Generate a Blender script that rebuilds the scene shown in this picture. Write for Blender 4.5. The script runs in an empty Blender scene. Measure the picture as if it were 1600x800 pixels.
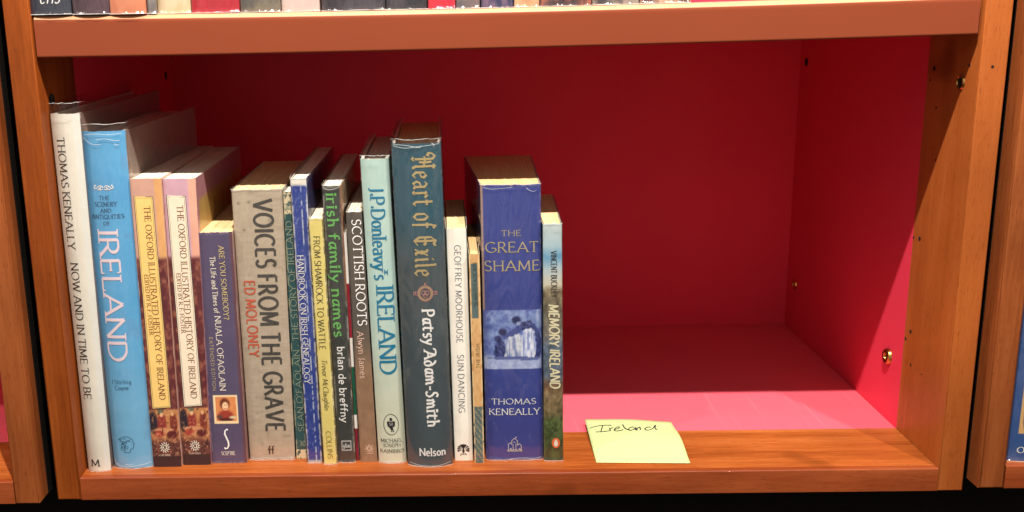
import bpy, bmesh, math, random
import numpy as np

random.seed(7)
R = math.radians
scene = bpy.context.scene
COL = scene.collection

# ------------------------------------------------------------------ camera
cam_data = bpy.data.cameras.new('camera')
cam = bpy.data.objects.new('camera', cam_data)
COL.objects.link(cam)
cam.location = (0.3061, -0.7697, 0.3754)
cam.rotation_euler = (R(76.8724), R(1.3515), R(1.3280))
cam_data.sensor_width = 36
cam_data.lens = 36 * 1596.91 / 1600
cam_data.shift_x = 147.40 / 1600
cam_data.shift_y = -23.2 / 1600
cam_data.clip_start = 0.02
cam_data.clip_end = 50
scene.camera = cam

# ------------------------------------------------------------------ light
world = bpy.data.worlds.new('World')
scene.world = world
world.use_nodes = True
bg = world.node_tree.nodes['Background']
bg.inputs['Strength'].default_value = 0.50
# made-up surroundings: brighter above, darker below, noise added for streaky film reflections
_nt = world.node_tree
_tc = _nt.nodes.new('ShaderNodeTexCoord')
_sx = _nt.nodes.new('ShaderNodeSeparateXYZ')
_nt.links.new(_tc.outputs['Generated'], _sx.inputs['Vector'])
_r = _nt.nodes.new('ShaderNodeValToRGB')
_mr = _nt.nodes.new('ShaderNodeMapRange')
_mr.inputs['From Min'].default_value = -1.0
_nt.links.new(_sx.outputs['Z'], _mr.inputs['Value'])
_nt.links.new(_mr.outputs['Result'], _r.inputs['Fac'])
_e = _r.color_ramp.elements
_e[0].position = 0.0; _e[0].color = (0.25, 0.18, 0.13, 1)
_e[1].position = 1.0; _e[1].color = (1.15, 1.03, 0.92, 1)
for _p, _c in ((0.36, (0.50, 0.38, 0.30, 1)), (0.50, (0.95, 0.80, 0.68, 1)), (0.62, (1.15, 1.0, 0.88, 1))):
    _x = _e.new(_p); _x.color = _c
_mp = _nt.nodes.new('ShaderNodeMapping'); _mp.inputs['Scale'].default_value = (3.2, 3.2, 1.2)
_n = _nt.nodes.new('ShaderNodeTexNoise'); _n.inputs['Scale'].default_value = 1.6; _n.inputs['Detail'].default_value = 2
_nt.links.new(_tc.outputs['Generated'], _mp.inputs['Vector']); _nt.links.new(_mp.outputs['Vector'], _n.inputs['Vector'])
_m2 = _nt.nodes.new('ShaderNodeMapRange'); _m2.inputs['From Min'].default_value = 0.38; _m2.inputs['From Max'].default_value = 0.62
_m2.inputs['To Min'].default_value = 0.35; _m2.inputs['To Max'].default_value = 1.65
_nt.links.new(_n.outputs['Fac'], _m2.inputs['Value'])
_mu = _nt.nodes.new('ShaderNodeVectorMath'); _mu.operation = 'SCALE'
_nt.links.new(_r.outputs['Color'], _mu.inputs[0]); _nt.links.new(_m2.outputs['Result'], _mu.inputs['Scale'])
_nt.links.new(_mu.outputs['Vector'], bg.inputs['Color'])


def spot(x, y, z, power, radius, col=(1, 0.93, 0.84), target=(0.35, 0.1, 0.1)):
    d = bpy.data.lights.new('ceiling_spotlight', 'SPOT')
    d.energy = power
    d.color = col
    d.shadow_soft_size = radius
    d.spot_size = R(80)
    d.spot_blend = 0.5
    o = bpy.data.objects.new('ceiling_spotlight', d)
    COL.objects.link(o)
    o.location = (x, y, z)
    from mathutils import Vector
    o.rotation_euler = (Vector(target) - Vector((x, y, z))).to_track_quat('-Z', 'Y').to_euler()
    return o


# a row of shop ceiling spots, all at the same height in front of the shelves
spot(0.32, -0.611, 1.60, 176, 0.012)
spot(0.98, -0.611, 1.60, 78, 0.018)
spot(-0.62, -0.611, 1.60, 42, 0.018)

scene.view_settings.view_transform = 'Standard'
scene.view_settings.look = 'None'
scene.view_settings.exposure = 0.0
scene.view_settings.gamma = 1.0
scene.cycles.max_bounces = 8
scene.cycles.transparent_max_bounces = 16
scene.cycles.caustics_reflective = False
scene.cycles.caustics_refractive = False


# ------------------------------------------------------------------ helpers
def lin(c):
    c = np.asarray(c, float) / 255.0
    return np.where(c <= 0.04045, c / 12.92, ((c + 0.055) / 1.055) ** 2.4)


def rgba(c):
    return tuple(float(v) for v in lin(c)) + (1.0,)


def hash2(ix, iy, seed):
    h = (ix * 374761393 + iy * 668265263 + seed * 974711) & 0xffffffff
    h = ((h ^ (h >> 13)) * 1274126177) & 0xffffffff
    return ((h ^ (h >> 16)) & 0xffff) / 65535.0


def vnoise(x, y, seed=0):
    x = np.asarray(x, float); y = np.asarray(y, float)
    xi = np.floor(x).astype(np.int64); yi = np.floor(y).astype(np.int64)
    fx = x - xi; fy = y - yi
    fx = fx * fx * (3 - 2 * fx); fy = fy * fy * (3 - 2 * fy)
    a = hash2(xi, yi, seed); b = hash2(xi + 1, yi, seed)
    c = hash2(xi, yi + 1, seed); d = hash2(xi + 1, yi + 1, seed)
    return (a * (1 - fx) + b * fx) * (1 - fy) + (c * (1 - fx) + d * fx) * fy


def fbm(x, y, seed=0, o=4):
    t = 0; s = 0; a = 1.0
    for k in range(o):
        t = t + a * vnoise(x * 2 ** k, y * 2 ** k, seed + k * 17)
        s += a; a *= 0.55
    return t / s


def sm(a, b, x):
    t = np.clip((x - a) / (b - a), 0, 1)
    return t * t * (3 - 2 * t)


def mixc(c, d, f):
    f = np.asarray(f)[..., None]
    return np.asarray(c, float) * (1 - f) + np.asarray(d, float) * f


def empty(name, loc, label, cat, group=None):
    o = bpy.data.objects.new(name, None)
    COL.objects.link(o)
    o.location = loc
    o.empty_display_size = 0.02
    o['label'] = label
    o['category'] = cat
    if group:
        o['group'] = group
    return o


def mesh_obj(name, verts, faces, mat, parent=None, cols=None, smooth=False, label=None):
    me = bpy.data.meshes.new(name)
    me.from_pydata([tuple(map(float, v)) for v in verts], [], faces)
    if cols is not None:
        ca = me.color_attributes.new('Col', 'FLOAT_COLOR', 'POINT')
        a = np.ones((len(verts), 4), np.float32)
        a[:, :3] = lin(np.clip(cols, 0, 255))
        ca.data.foreach_set('color', a.ravel())
    if smooth:
        me.polygons.foreach_set('use_smooth', [True] * len(me.polygons))
    me.update()
    o = bpy.data.objects.new(name, me)
    COL.objects.link(o)
    if mat:
        me.materials.append(mat)
    if parent:
        o.parent = parent
    if label:
        o['label'] = label
    return o


def box(name, x0, x1, y0, y1, z0, z1, mat, parent=None, bevel=0.0, seg=3, which=None):
    bm = bmesh.new()
    bmesh.ops.create_cube(bm, size=1)
    for v in bm.verts:
        v.co.x = x0 if v.co.x < 0 else x1
        v.co.y = y0 if v.co.y < 0 else y1
        v.co.z = z0 if v.co.z < 0 else z1
    if bevel:
        ed = [e for e in bm.edges if which is None or which(e)]
        bmesh.ops.bevel(bm, geom=ed, offset=bevel, segments=seg, profile=0.5, affect='EDGES')
    me = bpy.data.meshes.new(name)
    bm.to_mesh(me); bm.free()
    if bevel:
        for p in me.polygons:
            p.use_smooth = True
        me.set_sharp_from_angle(angle=R(50))
    o = bpy.data.objects.new(name, me)
    COL.objects.link(o)
    me.materials.append(mat)
    if parent:
        o.parent = parent
    return o


# ------------------------------------------------------------------ materials
def new_mat(name):
    m = bpy.data.materials.new(name)
    m.use_nodes = True
    nt = m.node_tree
    return m, nt, nt.nodes['Principled BSDF']


def N(nt, t, **k):
    n = nt.nodes.new(t)
    for a, b in k.items():
        setattr(n, a, b)
    return n


def wood(name, axis, dark, mid, light, rough=0.38, scale=1.0, knots=0.0):
    """straight-grained cherry-coloured timber, the grain running along one axis"""
    m, nt, b = new_mat(name)
    tc = N(nt, 'ShaderNodeTexCoord')
    geo = N(nt, 'ShaderNodeNewGeometry')
    mp = N(nt, 'ShaderNodeMapping')
    s = [1, 1, 1]
    s['xyz'.index(axis)] = 0.06
    mp.inputs['Scale'].default_value = s
    nt.links.new(geo.outputs['Position'], mp.inputs['Vector'])
    big = N(nt, 'ShaderNodeTexNoise'); big.inputs['Scale'].default_value = 38 * scale
    big.inputs['Detail'].default_value = 6; big.inputs['Distortion'].default_value = 1.1
    fine = N(nt, 'ShaderNodeTexNoise'); fine.inputs['Scale'].default_value = 420 * scale
    fine.inputs['Detail'].default_value = 4
    broad = N(nt, 'ShaderNodeTexNoise'); broad.inputs['Scale'].default_value = 9
    for n in (big, fine):
        nt.links.new(mp.outputs['Vector'], n.inputs['Vector'])
    nt.links.new(geo.outputs['Position'], broad.inputs['Vector'])
    mx = N(nt, 'ShaderNodeMath', operation='MULTIPLY_ADD')
    mx.inputs[1].default_value = 0.35
    nt.links.new(fine.outputs['Fac'], mx.inputs[0])
    mb = N(nt, 'ShaderNodeMath', operation='MULTIPLY'); mb.inputs[1].default_value = 0.65
    nt.links.new(big.outputs['Fac'], mb.inputs[0])
    nt.links.new(mb.outputs[0], mx.inputs[2])
    cr = N(nt, 'ShaderNodeValToRGB')
    cr.color_ramp.elements[0].position = 0.33; cr.color_ramp.elements[0].color = rgba(dark)
    cr.color_ramp.elements[1].position = 0.68; cr.color_ramp.elements[1].color = rgba(light)
    e = cr.color_ramp.elements.new(0.5); e.color = rgba(mid)
    nt.links.new(mx.outputs[0], cr.inputs['Fac'])
    hv = N(nt, 'ShaderNodeHueSaturation')
    mr = N(nt, 'ShaderNodeMapRange'); mr.inputs['To Min'].default_value = 0.86; mr.inputs['To Max'].default_value = 1.14
    mr.inputs['From Min'].default_value = 0.3; mr.inputs['From Max'].default_value = 0.7
    nt.links.new(broad.outputs['Fac'], mr.inputs['Value'])
    nt.links.new(mr.outputs['Result'], hv.inputs['Value'])
    nt.links.new(cr.outputs['Color'], hv.inputs['Color'])
    nt.links.new(hv.outputs['Color'], b.inputs['Base Color'])
    bp = N(nt, 'ShaderNodeBump'); bp.inputs['Strength'].default_value = 0.08; bp.inputs['Distance'].default_value = 0.001
    nt.links.new(mx.outputs[0], bp.inputs['Height'])
    nt.links.new(bp.outputs['Normal'], b.inputs['Normal'])
    b.inputs['Roughness'].default_value = rough
    b.inputs['Coat Weight'].default_value = 0.04
    b.inputs['Specular IOR Level'].default_value = 0.22
    return m


def plain(name, c, rough=0.5, coat=0.0, metal=0.0, var=0.0, vscale=30, bump=0.0, bscale=600, spec=0.5, croughness=0.15):
    m, nt, b = new_mat(name)
    b.inputs['Base Color'].default_value = rgba(c)
    b.inputs['Roughness'].default_value = rough
    b.inputs['Metallic'].default_value = metal
    b.inputs['Coat Weight'].default_value = coat
    b.inputs['Coat Roughness'].default_value = croughness
    b.inputs['Specular IOR Level'].default_value = spec
    tc = N(nt, 'ShaderNodeNewGeometry')
    if var:
        n = N(nt, 'ShaderNodeTexNoise'); n.inputs['Scale'].default_value = vscale; n.inputs['Detail'].default_value = 5
        nt.links.new(tc.outputs['Position'], n.inputs['Vector'])
        mr = N(nt, 'ShaderNodeMapRange'); mr.inputs['From Min'].default_value = 0.3; mr.inputs['From Max'].default_value = 0.7
        mr.inputs['To Min'].default_value = 1 - var; mr.inputs['To Max'].default_value = 1 + var
        hv = N(nt, 'ShaderNodeHueSaturation'); hv.inputs['Color'].default_value = rgba(c)
        nt.links.new(n.outputs['Fac'], mr.inputs['Value']); nt.links.new(mr.outputs['Result'], hv.inputs['Value'])
        nt.links.new(hv.outputs['Color'], b.inputs['Base Color'])
    if bump:
        n = N(nt, 'ShaderNodeTexNoise'); n.inputs['Scale'].default_value = bscale; n.inputs['Detail'].default_value = 3
        nt.links.new(tc.outputs['Position'], n.inputs['Vector'])
        bp = N(nt, 'ShaderNodeBump'); bp.inputs['Strength'].default_value = bump; bp.inputs['Distance'].default_value = 0.0005
        nt.links.new(n.outputs['Fac'], bp.inputs['Height']); nt.links.new(bp.outputs['Normal'], b.inputs['Normal'])
    return m


def printed(name, rough, coat, wrinkle):
    """printed jacket: colour comes from the print itself, gloss and creases from the film on it"""
    m, nt, b = new_mat(name)
    a = N(nt, 'ShaderNodeVertexColor'); a.layer_name = 'Col'
    nt.links.new(a.outputs['Color'], b.inputs['Base Color'])
    b.inputs['Roughness'].default_value = rough
    b.inputs['Coat Weight'].default_value = coat
    b.inputs['Coat Roughness'].default_value = 0.12
    g = N(nt, 'ShaderNodeNewGeometry')
    mp = N(nt, 'ShaderNodeMapping'); mp.inputs['Scale'].default_value = (1, 1, 0.25)
    nt.links.new(g.outputs['Position'], mp.inputs['Vector'])
    n = N(nt, 'ShaderNodeTexNoise'); n.inputs['Scale'].default_value = 50; n.inputs['Detail'].default_value = 1.0
    n.inputs['Distortion'].default_value = 0.6
    nt.links.new(mp.outputs['Vector'], n.inputs['Vector'])
    bp = N(nt, 'ShaderNodeBump'); bp.inputs['Strength'].default_value = wrinkle; bp.inputs['Distance'].default_value = 0.002
    nt.links.new(n.outputs['Fac'], bp.inputs['Height'])
    nt.links.new(bp.outputs['Normal'], b.inputs['Coat Normal'])
    return m


def pages_mat(name, c, c2, spots=0.0):
    m, nt, b = new_mat(name)
    g = N(nt, 'ShaderNodeNewGeometry')
    mp = N(nt, 'ShaderNodeMapping'); mp.inputs['Scale'].default_value = (1, 0.02, 0.02)
    nt.links.new(g.outputs['Position'], mp.inputs['Vector'])
    n = N(nt, 'ShaderNodeTexNoise'); n.inputs['Scale'].default_value = 900; n.inputs['Detail'].default_value = 5
    nt.links.new(mp.outputs['Vector'], n.inputs['Vector'])
    cr = N(nt, 'ShaderNodeValToRGB')
    cr.color_ramp.elements[0].position = 0.36; cr.color_ramp.elements[0].color = rgba(c2)
    cr.color_ramp.elements[1].position = 0.56; cr.color_ramp.elements[1].color = rgba(c)
    nt.links.new(n.outputs['Fac'], cr.inputs['Fac'])
    nt.links.new(cr.outputs['Color'], b.inputs['Base Color'])
    bp = N(nt, 'ShaderNodeBump'); bp.inputs['Strength'].default_value = 0.25; bp.inputs['Distance'].default_value = 0.0003
    nt.links.new(n.outputs['Fac'], bp.inputs['Height']); nt.links.new(bp.outputs['Normal'], b.inputs['Normal'])
    b.inputs['Roughness'].default_value = 0.85
    b.inputs['Specular IOR Level'].default_value = 0.2
    return m


def film(name='clear_book_film'):
    m = bpy.data.materials.new(name)
    m.use_nodes = True
    nt = m.node_tree
    nt.nodes.clear()
    out = N(nt, 'ShaderNodeOutputMaterial')
    tr = N(nt, 'ShaderNodeBsdfTransparent'); tr.inputs['Color'].default_value = (0.985, 0.985, 0.985, 1)
    gl = N(nt, 'ShaderNodeBsdfGlossy'); gl.inputs['Roughness'].default_value = 0.10
    df = N(nt, 'ShaderNodeBsdfTranslucent'); df.inputs['Color'].default_value = (0.9, 0.88, 0.86, 1)
    mix = N(nt, 'ShaderNodeMixShader'); mix2 = N(nt, 'ShaderNodeMixShader')
    lw = N(nt, 'ShaderNodeLayerWeight'); lw.inputs['Blend'].default_value = 0.5
    pw = N(nt, 'ShaderNodeMath', operation='POWER'); pw.inputs[1].default_value = 4.0
    ma = N(nt, 'ShaderNodeMath', operation='MULTIPLY_ADD'); ma.inputs[1].default_value = 0.6; ma.inputs[2].default_value = 0.075
    nt.links.new(lw.outputs['Facing'], pw.inputs[0]); nt.links.new(pw.outputs[0], ma.inputs[0])
    g = N(nt, 'ShaderNodeNewGeometry')
    n = N(nt, 'ShaderNodeTexNoise'); n.inputs['Scale'].default_value = 70; n.inputs['Detail'].default_value = 1.5
    n.inputs['Distortion'].default_value = 1.4
    mp = N(nt, 'ShaderNodeMapping'); mp.inputs['Scale'].default_value = (1, 1, .3)
    nt.links.new(g.outputs['Position'], mp.inputs['Vector'])
    nt.links.new(mp.outputs['Vector'], n.inputs['Vector'])
    bp = N(nt, 'ShaderNodeBump'); bp.inputs['Strength'].default_value = 0.8; bp.inputs['Distance'].default_value = 0.003
    nt.links.new(n.outputs['Fac'], bp.inputs['Height'])
    nt.links.new(bp.outputs['Normal'], gl.inputs['Normal'])
    mix2.inputs['Fac'].default_value = 0.03
    nt.links.new(tr.outputs[0], mix2.inputs[1]); nt.links.new(df.outputs[0], mix2.inputs[2])
    nt.links.new(ma.outputs[0], mix.inputs['Fac'])
    nt.links.new(mix2.outputs[0], mix.inputs[1]); nt.links.new(gl.outputs[0], mix.inputs[2])
    nt.links.new(mix.outputs[0], out.inputs['Surface'])
    return m


def scuff(m, amount=.5):
    """faint pale rub marks and dust where things have been slid over a surface"""
    nt = m.node_tree; b = nt.nodes['Principled BSDF']
    src = b.inputs['Base Color'].links[0].from_socket
    g = N(nt, 'ShaderNodeNewGeometry')
    tot = None
    for rot, sc, k, lo in ((.5, 26, .03, .66), (-.35, 34, .025, .67), (0, 300, 1.0, .70)):
        mp = N(nt, 'ShaderNodeMapping'); mp.inputs['Rotation'].default_value = (rot, 0, rot); mp.inputs['Scale'].default_value = (1, k, 1)
        nt.links.new(g.outputs['Position'], mp.inputs['Vector'])
        n = N(nt, 'ShaderNodeTexNoise'); n.inputs['Scale'].default_value = sc * (8 if k < 1 else 1); n.inputs['Detail'].default_value = 3
        nt.links.new(mp.outputs['Vector'], n.inputs['Vector'])
        r = N(nt, 'ShaderNodeMapRange'); r.inputs['From Min'].default_value = lo; r.inputs['From Max'].default_value = lo + .08
        r.inputs['To Max'].default_value = amount
        nt.links.new(n.outputs['Fac'], r.inputs['Value'])
        if tot is None:
            tot = r.outputs['Result']
        else:
            mm = N(nt, 'ShaderNodeMath', operation='MAXIMUM'); nt.links.new(tot, mm.inputs[0]); nt.links.new(r.outputs['Result'], mm.inputs[1]); tot = mm.outputs[0]
    mx = N(nt, 'ShaderNodeMix', data_type='RGBA')
    nt.links.new(tot, mx.inputs['Factor']); nt.links.new(src, mx.inputs[6]); mx.inputs[7].default_value = rgba((236, 150, 150))
    nt.links.new(mx.outputs[2], b.inputs['Base Color'])


def pores(m, axis):
    nt = m.node_tree; b = nt.nodes['Principled BSDF']
    src = b.inputs['Base Color'].links[0].from_socket
    g = N(nt, 'ShaderNodeNewGeometry'); mp = N(nt, 'ShaderNodeMapping')
    s = [1, 1, 1]; s['xyz'.index(axis)] = .09; mp.inputs['Scale'].default_value = s
    nt.links.new(g.outputs['Position'], mp.inputs['Vector'])
    n = N(nt, 'ShaderNodeTexNoise'); n.inputs['Scale'].default_value = 1300; n.inputs['Detail'].default_value = 1
    nt.links.new(mp.outputs['Vector'], n.inputs['Vector'])
    r = N(nt, 'ShaderNodeMapRange'); r.inputs['From Min'].default_value = .62; r.inputs['From Max'].default_value = .70; r.inputs['To Max'].default_value = .45
    nt.links.new(n.outputs['Fac'], r.inputs['Value'])
    k = N(nt, 'ShaderNodeTexNoise'); k.inputs['Scale'].default_value = 14; k.inputs['Detail'].default_value = 1
    nt.links.new(g.outputs['Position'], k.inputs['Vector'])
    r2 = N(nt, 'ShaderNodeMapRange'); r2.inputs['From Min'].default_value = .66; r2.inputs['From Max'].default_value = .74; r2.inputs['To Max'].default_value = .5
    nt.links.new(k.outputs['Fac'], r2.inputs['Value'])
    mm = N(nt, 'ShaderNodeMath', operation='MAXIMUM'); nt.links.new(r.outputs['Result'], mm.inputs[0]); nt.links.new(r2.outputs['Result'], mm.inputs[1])
    mx = N(nt, 'ShaderNodeMix', data_type='RGBA')
    nt.links.new(mm.outputs[0], mx.inputs['Factor']); nt.links.new(src, mx.inputs[6]); mx.inputs[7].default_value = rgba((92, 40, 14))
    nt.links.new(mx.outputs[2], b.inputs['Base Color'])


WOOD_Z = wood('cherry_wood_upright', 'z', (116, 52, 16), (142, 69, 24), (164, 86, 34))
WOOD_ZL = wood('pale_cherry_wood_upright', 'z', (160, 82, 33), (171, 90, 40), (181, 100, 48), scale=1.3)
WOOD_X = wood('cherry_wood_shelf_strip', 'x', (122, 56, 19), (156, 81, 34), (176, 101, 52))
WOOD_ZN = wood('cherry_wood_neighbour', 'z', (124, 60, 26), (150, 80, 40), (166, 94, 50))
WOOD_XD = wood('cherry_wood_front_edge', 'x', (106, 44, 18), (128, 58, 26), (142, 70, 36))
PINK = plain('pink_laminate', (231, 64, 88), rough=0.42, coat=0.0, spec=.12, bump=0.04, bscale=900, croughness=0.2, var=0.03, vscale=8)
PINK_LIT = plain('pink_laminate_lit', (232, 96, 112), rough=0.36, coat=0.0, spec=.2, bump=0.04, bscale=900, var=0.03, vscale=8)  # paler copy of the wall laminate: strong light on the floor painted in
PEACH = plain('peach_laminate_lipping', (134, 63, 38), rough=0.36, coat=0.10, spec=.3, var=0.04, vscale=7, croughness=0.2)
BLACK = plain('black_recess', (22, 19, 17), rough=0.9, bump=0.5, bscale=500, spec=0.1)
BRASS = plain('brass', (205, 160, 90), rough=0.25, metal=1.0)
HOLE = plain('dark_hole', (22, 8, 6), rough=0.9)
PEACH_LIT = plain('peach_laminate_lit_top', (206, 150, 112), rough=0.5, spec=.2, var=.06, vscale=60)  # lighter peach that paints the bright highlight along the lip's upward faces
FILM_EDGE_GLINT = plain('film_edge_and_glint', (214, 214, 212), rough=0.2, coat=1.0)  # pale film for cut edges and for painted glints on creases
PRINT = printed('printed_jacket_under_film', 0.42, 0.75, 0.22)
PRINTM = printed('printed_card_cover', 0.45, 0.35, 0.12)
PAGES = pages_mat('cream_pages', (230, 200, 150), (212, 180, 128))
PAGESW = pages_mat('white_pages', (232, 222, 204), (212, 198, 176))
PAGESB = pages_mat('browned_pages', (214, 180, 130), (204, 168, 116))
FILM = film()
for _m, _a in ((WOOD_Z, 'z'), (WOOD_ZL, 'z'), (WOOD_ZN, 'z'), (WOOD_X, 'x'), (WOOD_XD, 'x')):
    pores(_m, _a)
scuff(PINK_LIT, .13)
scuff(PINK, .08)
INK = {}
for k, c in dict(ink=(38, 36, 38), inkblue=(28, 52, 78), palepink=(236, 214, 222), brown=(120, 74, 44), cream=(232, 222, 205),
                 gold=(206, 186, 132), char=(72, 70, 66), rust=(200, 92, 66), sage=(146, 156, 134), white=(238, 236, 232),
                 olive=(120, 112, 60), green=(104, 178, 92), greytext=(190, 190, 186), blush=(214, 178, 160), teal=(22, 122, 160),
                 goldb=(176, 156, 110), slate=(92, 104, 118), dark=(48, 46, 38), goldg=(176, 162, 124), orange=(226, 108, 60),
                 deep=(40, 48, 60), roseline=(176, 128, 124), pen=(26, 40, 52), straw=(222, 214, 178)).items():
    INK[k] = plain('print_' + k, c, rough=0.4, coat=0.4)
# ------------------------------------------------------------------ lettering drawn stroke by stroke
def A_(cx, cy, rx, ry, a0, a1, n=12):
    return [(cx + rx * math.cos(R(a0 + (a1 - a0) * i / n)), cy + ry * math.sin(R(a0 + (a1 - a0) * i / n))) for i in range(n + 1)]


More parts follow.
